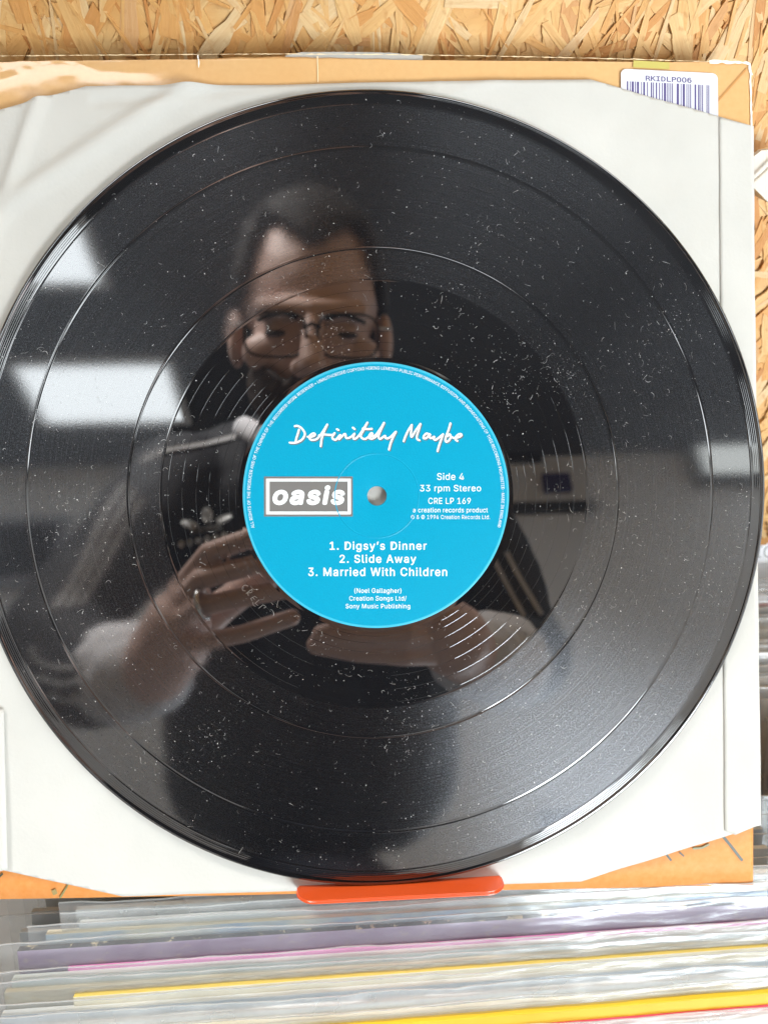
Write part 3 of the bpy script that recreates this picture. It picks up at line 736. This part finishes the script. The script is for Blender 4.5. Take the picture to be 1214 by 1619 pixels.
sleeve("crimson sleeve in front of the bright yellow one", LX, LW, 1625, CRIM, CRIM, -.003, -.0035, seed=14, yaw=.020)
sleeve("grey sleeve in clear plastic, foremost in the front rack", LX, LW, 1642, GREY, GREY, -.002, .003, seed=15, yaw=.018, m_film=FILM2)
# neighbour rack on the right: seen in the gap between inner sleeve and picture edge, and one slim stack at the left
cols = [("pale grey", PALE), ("white", WHT), ("cream", CREAM), ("grey", GREY), ("beige", BEIGE), ("blue-grey", BLGRY)]
yy = .098; k = 0; rg3 = random.Random(5)
while yy > -.075:
    nm, m_ = rg3.choice(cols); uq = None
    if k == 2: nm, m_, uq = "red", card_mat("red_card", (.70, .09, .10)), "red-edged sleeve near the wall in the right rack"
    if abs(yy + .045) < .0024: nm, m_, uq = "yellow", YELM, "mustard yellow sleeve near the front of the right rack"
    if abs(yy - .052) < .0026: nm, m_, uq = "pink", card_mat("dusty_pink_card", (.62, .30, .40)), "dusty pink sleeve in the right rack"
    o = empty("record_sleeve", loc=(.197 + .164, yy, TOPZ + rg3.uniform(-.004, .002))); o.rotation_euler = (math.radians(-27), 0, rg3.uniform(-.004, .01))
    tag(o, uq or f"{nm} record sleeve in clear plastic packed in the rack right of the display", "record sleeve", "records packed in the right rack")
    bm = bmesh.new(); add_box(bm, Vector((0, 0, -.069)), (.315, .0026, .13), bevel=.0004); bm_obj("card", bm, m_, o)
    film_sheet("plastic_cover", -.164, .164, -.0022, -.1, .004, k * 2.3 + 100, o, FILM2, .001, 50, 4)
    yy -= rg3.uniform(.0050, .0072); k += 1
# a few sleeves at the right end of the front rack lie behind the cover too
for k, yy in enumerate((-.076, -.068, -.058, -.049, -.040)):
    o = empty("record_sleeve", loc=(.010 + .002 * k, yy, TOPZ - .004)); o.rotation_euler = (math.radians(-27), 0, .006)
    tag(o, "plastic-covered sleeve of the front rack half hidden behind the album cover", "record sleeve", "records behind the cover in the front rack")
    m_ = [GREY, PALE, WHT, BLGRY, GREY][k]
    bm = bmesh.new(); add_box(bm, Vector((0, 0, -.075)), (.315, .0026, .13), bevel=.0004); bm_obj("card", bm, m_, o)
    film_sheet("plastic_cover", -.166, .166, -.0022, -.1, -.002, k * 2.3 + 300, o, FILM, .001, 60, 4)
for k, v in enumerate((1432, 1452, 1470, 1492, 1514, 1540, 1568)):
    o = empty("record_sleeve", loc=(-.1555 - .164 - (.004 if k < 2 else .0), at_y(v), TOPZ - .004)); o.rotation_euler = (math.radians(-27), 0, .006)
    tag(o, "pale sleeve in clear plastic at the left edge of the picture", "record sleeve", "records packed in the left rack")
    bm = bmesh.new(); add_box(bm, Vector((0, 0, -.069)), (.315, .0026, .13), bevel=.0004); bm_obj("card", bm, [GREY, PALE, WHT, GREY, PALE, WHT, CREAM][k], o)
    film_sheet("plastic_cover", -.164, .164, -.0022, -.1, .003, k * 3.3 + 200, o, FILM2, .001, 50, 4)
# divider card with printed heading, only its end shows beside the cover
dv = empty("divider_card", loc=(.355, .112, TOPZ)); tag(dv, "white divider card with grey capitals at the back of the right rack", "divider card")
bm = bmesh.new(); add_box(bm, Vector((0, 0, -.05)), (.31, .0016, .15), bevel=.0003); bm_obj("card", bm, mat("white_plastic_card", (.82, .82, .83), .4), dv)
vs, fs = text_data("IC", 0)
gx = wall_at(1202, 872); H = text_cap(0)
hgt = .0078
mesh("lettering", [(gx.x - .355 - .006 + v.x / H * hgt, -.0011, .006 + v.y / H * hgt) for v in vs], fs, mat("grey_lettering", (.45, .45, .46), .6), dv)
dv.rotation_euler = (math.radians(-20), 0, 0)
# the wooden rack that holds them
WOOD = plaster_("pale_grey_rack_paint")
rk = empty("record_rack", loc=(0, -.1, .8)); tag(rk, "pale grey record rack holding the upright sleeves under the display", "rack")
for x in (-.1515, .1925): box("divider_panel", (x, .06, .16), (.006, .30, .06), WOOD, rk)
box("back_panel", (0, .208, .13), (1.6, .006, .2), WOOD, rk); box("bottom_panel", (0, -.03, .08), (1.6, .47, .012), WOOD, rk); box("front_panel", (0, -.27, .06), (1.6, .012, .2), WOOD, rk)
for x in (-.75, .75):
    for y in (-.24, .17): box("leg", (x, y, -.365), (.05, .05, .87), WOOD, rk)

# ------------------------------------------------------------------ THE ROOM SEEN IN THE RECORD
CEIL, BACK = 2.9, -2.35
def plaster(name, col, sc=3.):
    m = mat(name, col, .85); t = NT(m); c = t.obj()
    t.l(t.mix(t.noise(sc, 5, c), tuple(x * .9 for x in col), tuple(min(1, x * 1.08) for x in col)), t.p.inputs['Base Color']); return m
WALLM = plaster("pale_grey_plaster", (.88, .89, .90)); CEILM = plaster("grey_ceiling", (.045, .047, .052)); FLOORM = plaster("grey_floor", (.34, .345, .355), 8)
mesh("floor", [(-3, BACK - .1, 0), (3, BACK - .1, 0), (3, .3, 0), (-3, .3, 0)], [(0, 1, 2, 3)], FLOORM, kind="structure")
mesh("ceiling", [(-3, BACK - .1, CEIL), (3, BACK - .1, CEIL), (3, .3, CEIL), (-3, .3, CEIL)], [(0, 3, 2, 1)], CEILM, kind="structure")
mesh("side_wall", [(-2.6, BACK, 0), (-2.6, .3, 0), (-2.6, .3, CEIL), (-2.6, BACK, CEIL)], [(0, 1, 2, 3)], WALLM, kind="structure")
mesh("side_wall", [(2.6, BACK, 0), (2.6, .3, 0), (2.6, .3, CEIL), (2.6, BACK, CEIL)], [(0, 3, 2, 1)], WALLM, kind="structure")
# back wall with a shop-window opening
WX0, WX1, WZ0, WZ1 = .62, 2.1, .4, 1.43
bw = [(-2.6, 0), (WX0, 0), (WX1, 0), (2.6, 0), (-2.6, WZ0), (WX0, WZ0), (WX1, WZ0), (2.6, WZ0), (-2.6, WZ1), (WX0, WZ1), (WX1, WZ1), (2.6, WZ1), (-2.6, CEIL), (WX0, CEIL), (WX1, CEIL), (2.6, CEIL)]
mesh("back_wall", [(x, BACK, z) for x, z in bw], [(r * 4 + c, r * 4 + c + 1, r * 4 + c + 5, r * 4 + c + 4) for r in range(3) for c in range(3) if not (r == 1 and c == 1)], WALLM, kind="structure")
def emit(name, col, s):
    m = bpy.data.materials.new(name); m.use_nodes = True; t = NT(m); e = t.a('ShaderNodeEmission'); e.inputs[0].default_value = (*col, 1); e.inputs[1].default_value = s
    t.l(e.outputs[0], t.n['Material Output'].inputs[0]); return m
mesh("sky", [(WX0 - .25, BACK - .25, WZ0 - .25), (WX1 + .25, BACK - .25, WZ0 - .25), (WX1 + .25, BACK - .25, WZ1 + .2), (WX0 - .25, BACK - .25, WZ1 + .2)], [(0, 1, 2, 3)], emit("overcast_sky", (.86, .94, 1.0), SKYLIGHT), kind="structure")
FRAME = mat("dark_window_frame", (.05, .05, .055), .4); WFRAME = mat("white_metal_frame", (.75, .75, .75), .4)
sw = empty("shop_window", loc=((WX0 + WX1) / 2, BACK, WZ0)); tag(sw, "large bright shop window in the wall behind the photographer", "window")
cw = (WX1 - WX0) / 2
for x in (-cw, -.1, cw): box("frame", (x, .0, (WZ1 - WZ0) / 2), (.05, .06, WZ1 - WZ0), FRAME, sw)
for z in (0, WZ1 - WZ0): box("frame", (0, .001, z), (2 * cw + .05, .062, .05), FRAME, sw)
gm = bpy.data.materials.new("window_glass"); gm.use_nodes = True; t = NT(gm)
ta = t.a('ShaderNodeBsdfTransparent'); gb = t.a('ShaderNodeBsdfGlossy'); gb.inputs['Roughness'].default_value = .02; mxs = t.a('ShaderNodeMixShader'); mxs.inputs[0].default_value = .06
t.l(ta.outputs[0], mxs.inputs[1]); t.l(gb.outputs[0], mxs.inputs[2]); t.l(mxs.outputs[0], t.n['Material Output'].inputs[0])
for a_, b_ in ((-cw + .025, -.125), (-.075, cw - .025)): mesh("pane", [(a_, -.01, .03), (b_, -.01, .03), (b_, -.01, WZ1 - WZ0 - .03), (a_, -.01, WZ1 - WZ0 - .03)], [(0, 1, 2, 3)], gm, sw)
LIGHT = emit("lit_panel", (.91, .97, 1.0), PANEL)
def ceiling_light(x, y, sx, sy, label, rz=0):
    o = empty("ceiling_light", loc=(x, y, CEIL)); o.rotation_euler = (0, 0, rz); tag(o, label, "ceiling light", "square light panels in the ceiling")
    mesh("diffuser", [(-sx / 2, -sy / 2, -.012), (sx / 2, -sy / 2, -.012), (sx / 2, sy / 2, -.012), (-sx / 2, sy / 2, -.012)], [(0, 3, 2, 1)], LIGHT, o)
    bm = bmesh.new()
    for dx, dy, ax, ay in ((0, -sy / 2 - .012, sx + .048, .024), (0, sy / 2 + .012, sx + .048, .024), (-sx / 2 - .012, 0, .024, sy), (sx / 2 + .012, 0, .024, sy)): add_box(bm, Vector((dx, dy, -.01)), (ax, ay, .02))
    bm_obj("frame", bm, WFRAME, o)
ceiling_light(-.90, -1.88, .52, .31, "lit ceiling panel reflected large at the record's left edge")
ceiling_light(-1.02, -1.20, .52, .31, "lit ceiling panel reflected above the larger one at the record's left edge")
ceiling_light(-.85, -.10, 1.2, .6, "long lit panel added overhead just left of the display"); ceiling_light(.85, -.10, 1.2, .6, "long lit panel added overhead just right of the display")  # added overhead, outside the reflected view, to light the racks and paper
ceiling_light(.12, -2.06, .34, .18, "small lit panel added in the ceiling to brighten the back wall"); ceiling_light(2.1, -1.95, .6, .6, "lit panel added in the back right corner to brighten the wall"); ceiling_light(-2.05, -1.95, .8, .5, "lit panel added in the back left corner to brighten the wall")  # panels added where the record doesn't show them, to brighten the back wall
ceiling_light(-1.95, -1.2, .55, .31, "lit ceiling panel near the left wall"); ceiling_light(1.75, -1.2, .55, .31, "lit ceiling panel on the right towards the window")
# things on the back wall, picked up faintly by the vinyl
def back_thing(name, label, cat, u0, v0, u1, v1, col, frame=None, off=.03, rough=.4, m=None):
    p, q = bounce(u0, v0, 1, BACK + off), bounce(u1, v1, 1, BACK + off)
    c = Vector(((p.x + q.x) / 2, BACK + off / 2 + .002, (p.z + q.z) / 2)); sx, sz = abs(p.x - q.x), abs(p.z - q.z)
    o = empty(name, loc=c); tag(o, label, cat)
    box("panel", (0, 0, 0), (sx, off, sz), m or mat(name + "_face", col, rough), o, bevel=.003)
    if frame is not None:
        bm = bmesh.new(); b = .035
        for dx, dz, ax, az in ((0, sz / 2 + b / 2, sx + 2 * b, b), (0, -sz / 2 - b / 2, sx + 2 * b, b), (-sx / 2 - b / 2, 0, b, sz), (sx / 2 + b / 2, 0, b, sz)): add_box(bm, Vector((dx, .002, dz)), (ax, off + .004, az))
        bm_obj("frame", bm, mat(name + "_frame", frame, .5), o)
    return o
back_thing("wall_screen", "dark screen in a grey frame reflected at the record's left rim", "screen", -60, 832, 78, 912, (.02, .02, .03), (.35, .36, .4))
back_thing("poster", "small blue and violet poster reflected right of the label", "poster", 856, 748, 906, 774, (.05, .04, .13))
back_thing("wall_shelf", "dark wall shelf reflected right of the label", "shelf", 802, 713, 858, 727, (.03, .03, .03), None, .03)
back_thing("wall_ledge", "black ledge along the back wall reflected beside the label", "shelf", 790, 794, 945, 806, (.05, .05, .05), None, .03)
back_thing("light_box", "bright white light box reflected at the record's right rim", "light box", 1088, 668, 1215, 748, (1, 1, 1), (.05, .05, .05), .05, m=emit("lit_box", (.95, 1, .98), 3.5))

# ------------------------------------------------------------------ THE PHOTOGRAPHER (seen only in the record)
def hv_world(p): return mirror(CAM + R @ p)
def voxel(bm, size, smooth=2):
    me = bpy.data.meshes.new("v"); bm.to_mesh(me); bm.free()
    o = bpy.data.objects.new("v", me); COL.objects.link(o)
    md = o.modifiers.new("r", 'REMESH'); md.mode = 'VOXEL'; md.voxel_size = size
    s = o.modifiers.new("s", 'SMOOTH'); s.iterations = smooth; s.factor = .5
    bpy.context.view_layer.update()
    out = bpy.data.meshes.new_from_object(o.evaluated_get(bpy.context.evaluated_depsgraph_get()))
    bpy.data.objects.remove(o); return out
def ell(bm, c, r, rot=None):
    q = bmesh.ops.create_icosphere(bm, subdivisions=3, radius=1)
    bmesh.ops.transform(bm, matrix=Matrix.Translation(c) @ (rot or Matrix()) @ Matrix.Diagonal((*r, 1)), verts=q['verts'])
def limb(bm, pts, rs):
    for p, r in zip(pts, rs): ell(bm, p, (r, r, r))
    for (a, b, ra, rb) in zip(pts, pts[1:], rs, rs[1:]):
        n = 7; L = [a.lerp(b, i / n) for i in range(n + 1)]
        tube(bm, L, [ra + (rb - ra) * i / n for i in range(n + 1)], 14)
def finish(name, me, m, parent, smooth=True):
    for v in me.vertices: v.co = PI @ hv_world(v.co)
    me.flip_normals()
    if smooth: me.polygons.foreach_set('use_smooth', [True] * len(me.polygons))
    me.materials.clear(); return link(name, me, m, parent)
def finish_bm(name, bm, m, parent):
    me = bpy.data.meshes.new(name); bm.to_mesh(me); bm.free(); return finish(name, me, m, parent)
SKIN = mat("skin", (.62, .43, .37), .5); HAIR = mat("dark_brown_hair", (.012, .009, .008), .8); BEARD = mat("brown_beard", (.05, .032, .022), .7)
JACKET = mat("black_jersey", (.012, .013, .017), .75); STRIPE = mat("white_stripe", (.90, .90, .91), .7); CUFF = plaster("grey_sweatshirt", (.66, .66, .69), 40)
HC_ = seen(492, 520, .79); pitch = Matrix.Rotation(math.radians(6), 4, 'Y') @ Matrix.Rotation(math.radians(10), 4, 'X')
HM = Matrix.Translation(HC_) @ pitch
person = empty("person", loc=hv_world(seen(500, 1500, 1.0)) * 1.0); person.location.z = 0; PI = person.matrix_world.inverted()
bpy.context.view_layer.update(); PI = Matrix.Translation(person.location).inverted()
tag(person, "bearded person in glasses and black jacket photographing the record, seen as its reflection", "person")
bm = bmesh.new()
hb = bmesh.new()
for c, r in (((0, .035, -.02), (.074, .084, .093)), ((0, -.02, .03), (.060, .080, .055)), ((0, -.068, .025), (.050, .044, .052)), ((0, -.098, .05), (.024, .018, .02)), ((-.045, -.028, .052), (.024, .02, .02)), ((.045, -.028, .052), (.024, .02, .02)),
             ((-.079, -.012, -.01), (.010, .031, .018)), ((.079, -.012, -.01), (.010, .031, .018)), ((-.011, -.043, .095), (.010, .009, .011)), ((.011, -.043, .095), (.010, .009, .011)), ((0, -.073, .079), (.022, .008, .01)),
             ((-.032, -.006, .066), (.014, .011, .012)), ((.032, -.006, .066), (.014, .011, .012))): ell(hb, Vector(c), r)
limb(hb, [Vector((-.045, .014, .066)), Vector((0, .012, .078)), Vector((.045, .014, .066))], [.011, .011, .011])
limb(hb, [Vector((0, .006, .082)), Vector((0, -.038, .104))], [.008, .013])
limb(hb, [Vector((0, -.05, -.03)), Vector((0, -.17, -.075))], [.056, .060])
bmesh.ops.transform(hb, matrix=HM, verts=hb.verts)
tmp = bpy.data.meshes.new("h"); hb.to_mesh(tmp); hb.free(); bm.from_mesh(tmp)
# trunk under the jacket, arms, hands with five separate fingers
px = seen
limb(bm, [px(498, 700, .86), px(490, 800, .98), px(490, 1150, 1.02)], [.055, .07, .07])
limb(bm, [px(270, 745, .90), px(82, 1008, .785), px(240, 1062, .615)], [.035, .026, .025])
limb(bm, [px(715, 745, .90), px(832, 1042, .785), px(735, 1030, .615)], [.035, .026, .025])
for pts, rs in (([(240, 1065, .61), (262, 1030, .592), (282, 985, .580)], [.027, .030, .026]), ([(250, 1060, .605), (275, 1020, .588), (298, 945, .578)], [.026, .028, .018]),
                ([(288, 926, .574), (330, 874, .554), (420, 842, .546), (520, 838, .55)], [.0085, .008, .0076, .0072]), ([(272, 966, .575), (318, 916, .552), (415, 890, .545), (520, 882, .55)], [.0085, .008, .0076, .0072]),
                ([(260, 1004, .575), (312, 960, .552), (405, 940, .545), (510, 922, .55)], [.0084, .0079, .0075, .007]), ([(258, 1040, .58), (304, 1018, .558), (385, 1002, .55), (462, 976, .552)], [.0078, .0073, .0069, .0064]),
                ([(262, 1035, .60), (350, 960, .615), (430, 900, .60), (510, 850, .585)], [.018, .014, .012, .010]),
                ([(735, 1030, .61), (715, 1010, .592), (690, 985, .58)], [.027, .030, .026]),
                ([(690, 950, .575), (655, 930, .556), (600, 925, .552)], [.0105, .0098, .0085]), ([(690, 980, .572), (640, 965, .552), (570, 962, .55), (530, 966, .552)], [.0108, .0105, .0098, .0085]),
                ([(692, 1008, .574), (640, 1002, .553), (560, 1003, .55), (510, 1004, .553)], [.0108, .0105, .0095, .0082]), ([(694, 1032, .578), (640, 1034, .560), (570, 1030, .555), (500, 1020, .556)], [.010, .0092, .0085, .0075]),
                ([(690, 1000, .60), (650, 930, .615), (610, 860, .60)], [.016, .013, .010])):
    limb(bm, [px(*p) for p in pts], rs)
body_me = voxel(bm, .002, 2)
body_bvh = BVHTree.FromPolygons([v.co for v in body_me.vertices], [tuple(p.vertices) for p in body_me.polygons])
finish("body", body_me, SKIN, person)
# hair, brows, beard
bm = bmesh.new(); q = bmesh.ops.create_icosphere(bm, subdivisions=5, radius=1)
kill = []
for v in bm.verts:
    d = v.co.copy(); p = Vector((0, .035, -.02)) + Vector((d.x * .0775, d.y * .0875, d.z * .0965))
    front = p.z > -.005
    line = .073 + .8 * max(0, abs(p.x - .004) - .010) if abs(p.x) < .044 else (.100 - 2.6 * (abs(p.x) - .044))
    if front: line -= 0
    else: line = .02 if p.z > -.04 else -.05
    if p.y < line: kill.append(v)
    n_ = noise.noise(p * 130) * .006 + noise.noise(p * 300) * .004
    v.co = p + d.normalized() * (.006 + max(0, n_) + .017 * max(0, d.y) ** 2)
bmesh.ops.delete(bm, geom=kill, context='VERTS')
bmesh.ops.solidify(bm, geom=bm.faces[:], thickness=.010)
bmesh.ops.transform(bm, matrix=HM, verts=bm.verts); bmesh.ops.recalc_face_normals(bm, faces=bm.faces[:]); finish_bm("hair", bm, HAIR, person)
bm = bmesh.new(); q = bmesh.ops.create_icosphere(bm, subdivisions=5, radius=1); kill = []
for v in bm.verts:
    d = v.co.copy(); p = Vector((0, -.058, .026)) + Vector((d.x * .063, d.y * .062, d.z * .062))
    lim = -.052 if abs(p.x) < .03 else (-.050 + .9 * (abs(p.x) - .03))
    if p.y > lim or p.z < -.02 or (abs(p.x) < .02 and -.078 < p.y < -.068): kill.append(v)
    v.co = p + d * (.004 * noise.noise(p * 200) + .002)
bmesh.ops.delete(bm, geom=kill, context='VERTS'); bmesh.ops.solidify(bm, geom=bm.faces[:], thickness=.012)
bmesh.ops.transform(bm, matrix=HM, verts=bm.verts); bmesh.ops.recalc_face_normals(bm, faces=bm.faces[:]); finish_bm("beard", bm, BEARD, person)
for sx in (-1, 1):
    bm = bmesh.new(); L = smooth_line([Vector((sx * .013, .004, .087)), Vector((sx * .03, .0085, .083)), Vector((sx * .052, .002, .070))], 5)
    tube(bm, L, [.0024] * 4 + [.0021] * (len(L) - 4), 8); bmesh.ops.transform(bm, matrix=HM, verts=bm.verts); finish_bm("eyebrow", bm, HAIR, person)
    bm = bmesh.new(); ell(bm, Vector((sx * .032, -.010, .071)), (.0135, .0042, .009)); bmesh.ops.transform(bm, matrix=HM, verts=bm.verts)
    finish_bm("eye", bm, mat("dark_eye", (.05, .035, .03), .3), person)
# glasses
gl_o = None
for sx in (-1, 1):
    bm = bmesh.new(); L = []
    for k in range(33):
        a = 2 * math.pi * k / 32; cx_, sy_ = math.cos(a), math.sin(a)
        ex = math.copysign(abs(cx_) ** .55, cx_) * .0285; ey = math.copysign(abs(sy_) ** .6, sy_) * .0195 * (1 if sy_ > 0 else 1.08)
        L.append(Vector((sx * .034 + ex, -.012 + ey, .102 - .10 * abs(sx * .034 + ex) ** 1.0 * .25)))
    tube(bm, L, .0013, 8, cap=False); bmesh.ops.transform(bm, matrix=HM, verts=bm.verts)
    g = finish_bm("glasses_rim", bm, mat("dark_frame", (.03, .022, .02), .3), person)
    bm = bmesh.new(); bm.faces.new([bm.verts.new(p) for p in L[:-1]]); bmesh.ops.transform(bm, matrix=HM, verts=bm.verts); finish_bm("lens", bm, gm, g)
    bm = bmesh.new(); tube(bm, [Vector((sx * .062, -.004, .096)), Vector((sx * .079, -.002, .06)), Vector((sx * .082, .004, -.02))], .0018, 6); bmesh.ops.transform(bm, matrix=HM, verts=bm.verts); finish_bm("temple_arm", bm, mat("pale_arm", (.4, .36, .34), .3), g)
bm = bmesh.new(); tube(bm, [Vector((-.008, -.006, .1015)), Vector((0, -.002, .105)), Vector((.008, -.006, .1015))], .0019, 6); bmesh.ops.transform(bm, matrix=HM, verts=bm.verts); finish_bm("glasses_bridge", bm, HAIR, person)
# jacket with collar, sleeves
bm = bmesh.new()
limb(bm, [px(300, 770, .93), px(490, 760, .95), px(690, 770, .93)], [.070, .085, .070])
limb(bm, [px(400, 800, .97), px(400, 1200, 1.02)], [.115, .12]); limb(bm, [px(590, 800, .97), px(590, 1200, 1.02)], [.115, .12])
limb(bm, [px(490, 860, .95), px(490, 1200, .98)], [.10, .11])
limb(bm, [px(480, 715, .90), px(490, 735, .92)], [.072, .085])
limb(bm, [px(290, 765, .90), px(170, 905, .83), px(82, 1005, .78)], [.066, .058, .054]); limb(bm, [px(82, 1005, .78), px(150, 1068, .70), px(196, 1066, .655)], [.054, .048, .044])
limb(bm, [px(700, 765, .90), px(782, 920, .83), px(832, 1042, .78)], [.062, .052, .046]); limb(bm, [px(832, 1042, .78), px(795, 1045, .68)], [.046, .042])
jm = voxel(bm, .005, 4)
# cloth folds
for v, nv in zip(jm.vertices, [v.normal.copy() for v in jm.vertices]):
    p = v.co; k = noise.noise(Vector((p.x * 14, p.y * 22, p.z * 14))) * .004 + noise.noise(p * 45) * .0015; v.co = p + nv * k
bvh = BVHTree.FromPolygons([v.co for v in jm.vertices], [tuple(p.vertices) for p in jm.polygons])
finish("jacket", jm, JACKET, person)
bm = bmesh.new(); limb(bm, [px(188, 1064, .668), px(212, 1062, .645), px(232, 1060, .625)], [.046, .044, .040]); cm = voxel(bm, .004, 2)
for v, nv in zip(cm.vertices, [v.normal.copy() for v in cm.vertices]): v.co += nv * (.003 * noise.noise(Vector((v.co.x * 60, v.co.y * 40, v.co.z * 90))))
finish("cuff", cm, CUFF, person)
bm = bmesh.new(); limb(bm, [px(795, 1045, .675), px(768, 1040, .65), px(745, 1034, .63)], [.043, .041, .037]); cm = voxel(bm, .004, 2)
for v, nv in zip(cm.vertices, [v.normal.copy() for v in cm.vertices]): v.co += nv * (.003 * noise.noise(Vector((v.co.x * 60, v.co.y * 40, v.co.z * 90))))
finish("cuff", cm, CUFF, person)
bm = bmesh.new(); L = smooth_line([px(385, 676, .86), px(430, 700, .82), px(490, 715, .80), px(560, 700, .82), px(610, 680, .86)], 5); tube(bm, L, .014, 10); finish_bm("collar", bm, CUFF, person)
def drape(pts, wid, name, m_, parent, lift=.003):
    bm = bmesh.new(); L = smooth_line([Vector((*p, 0)) for p in pts], 6); prev = None; nn = len(L)
    for i, p in enumerate(L):
        dd = (L[min(i + 1, nn - 1)] - L[max(i - 1, 0)]).normalized(); no = Vector((-dd.y, dd.x, 0)); row = []
        for s in (-1, 0, 1):
            c = p + no * wid * s; dr = seen(c.x, c.y, 1).normalized(); h = bvh.ray_cast(Vector((0, 0, 0)), dr)
            row.append(h[0] - dr * lift if h[0] is not None else None)
        if any(r is None for r in row): prev = None; continue
        cur = [bm.verts.new(r) for r in row]
        if prev:
            for a in (0, 1):
                if (prev[a].co - cur[a].co).length < .05: bm.faces.new((prev[a], prev[a + 1], cur[a + 1], cur[a]))
        prev = cur
    bmesh.ops.solidify(bm, geom=bm.faces[:], thickness=.001)
    return finish_bm(name, bm, m_, parent)
for pts in ([(222, 728), (262, 712), (330, 700), (385, 686)], [(200, 760), (165, 812), (128, 895), (85, 965)], [(214, 772), (182, 822), (146, 893), (106, 962)], [(228, 785), (198, 832), (164, 895), (126, 958)],
            [(48, 1020), (62, 1046), (103, 1056), (150, 1045), (172, 1024)], [(58, 1068), (95, 1081), (134, 1071), (168, 1052)], [(76, 1098), (111, 1108), (150, 1098), (178, 1080)],
            [(768, 985), (804, 1006), (836, 1016)], [(772, 1024), (790, 1052), (806, 1075)], [(800, 872), (821, 912), (856, 972)], [(778, 880), (800, 922), (835, 985)]):
    drape(pts, 4.0, "stripe", STRIPE, person)
# three-leaf emblem with bars, and a worn word below it
EMB = mat("pale_emblem", (.92, .93, .92), .7)
def patch(poly, name):
    bm = bmesh.new(); ok = []
    for p in poly:
        dr = seen(p[0], p[1], 1).normalized(); h = bvh.ray_cast(Vector((0, 0, 0)), dr)
        if h[0] is None: return
        ok.append(h[0] - dr * .004)
    bm.faces.new([bm.verts.new(p) for p in ok]); bmesh.ops.solidify(bm, geom=bm.faces[:], thickness=.001); finish_bm(name, bm, EMB, person)
def oval(cx_, cy_, a, b, rot): return [(cx_ + a * math.cos(t_) * math.cos(rot) - b * math.sin(t_) * math.sin(rot), cy_ + a * math.cos(t_) * math.sin(rot) + b * math.sin(t_) * math.cos(rot)) for t_ in [k * math.pi / 8 for k in range(16)]]
patch(oval(328, 815, 9, 13, -.05), "emblem_leaf"); patch(oval(300, 829, 14, 6.5, .25), "emblem_leaf"); patch(oval(354, 820, 13, 6, -.35), "emblem_leaf")
for k in range(2): patch([(300 + k * 2, 837 + k * 5), (350, 828 + k * 5), (351, 831 + k * 5), (301 + k * 2, 840 + k * 5)], "emblem_bar")
for k in range(6): cx_ = 287 + k * 13.5; patch(oval(cx_, 860 - k * 2.6, 5, 5.5, .2), "emblem_word")
bm = bmesh.new(); pr = seen(322, 955, .549)
dr = (seen(405, 936, .545) - seen(312, 960, .552)).normalized(); a1 = dr.cross(Vector((0, 0, 1))).normalized(); a2 = dr.cross(a1)
tube(bm, [pr + (a1 * math.cos(k * math.pi / 8) + a2 * math.sin(k * math.pi / 8)) * .0112 for k in range(17)], .0018, 6, cap=False); finish_bm("ring", bm, mat("silver", (.85, .85, .85), .2, Metallic=1.), person)
# trousers and shoes so that the figure stands on the floor
bm = bmesh.new()
hip = hv_world(px(490, 1180, 1.02)); fwd = Vector((0, -1, 0))
for sx in (-1, 1):
    limb(bm, [Vector((hip.x + sx * .09, hip.y - .03, min(hip.z, 1.0))), Vector((hip.x + sx * .10, hip.y + .0, .5)), Vector((hip.x + sx * .11, hip.y - .05, .09))], [.10, .07, .06])
limb(bm, [Vector((hip.x, hip.y - .02, 1.0)), Vector((hip.x, hip.y - .02, 1.05))], [.15, .15])
tm = voxel(bm, .012, 2)
for v in tm.vertices: v.co = PI @ v.co
tm.materials.clear(); tm.polygons.foreach_set('use_smooth', [True] * len(tm.polygons)); link("trousers", tm, mat("dark_denim", (.02, .025, .04), .8), person)
for sx in (-1, 1):
    bm = bmesh.new(); ell(bm, PI @ Vector((hip.x + sx * .11, hip.y + .02, .045)), (.05, .13, .045)); bm_obj("shoe", bm, mat("white_shoe", (.6, .6, .6), .6), person, smooth=True)

# ------------------------------------------------------------------ THE PHONE
ph = empty("phone", mw=Matrix.Translation(CAM) @ R.to_4x4()); tag(ph, "dark phone held up in both hands by the photographer", "phone")
bm = bmesh.new(); add_box(bm, Vector((.022, -.055, .0075)), (.072, .148, .0075)); 
es = [e for e in bm.edges if abs((e.verts[0].co - e.verts[1].co).normalized().z) > .9]; bmesh.ops.bevel(bm, geom=es, offset=.010, segments=5, affect='EDGES')
bm_obj("shell", bm, mat("graphite_shell", (.03, .03, .035), .3), ph)
bm = bmesh.new(); add_box(bm, Vector((.006, -.006, .003)), (.034, .034, .0016), bevel=.0006); bm_obj("camera_bump", bm, mat("graphite_glass", (.02, .02, .025), .1), ph)
for lx, ly in ((0, -.018), (.015, -.006)):
    bm = bmesh.new(); bmesh.ops.create_cone(bm, cap_ends=True, segments=20, radius1=.0055, radius2=.0055, depth=.0016, matrix=Matrix.Translation((lx, ly, .0014))); bm_obj("lens", bm, mat("lens_glass", (.01, .01, .015), .03), ph)
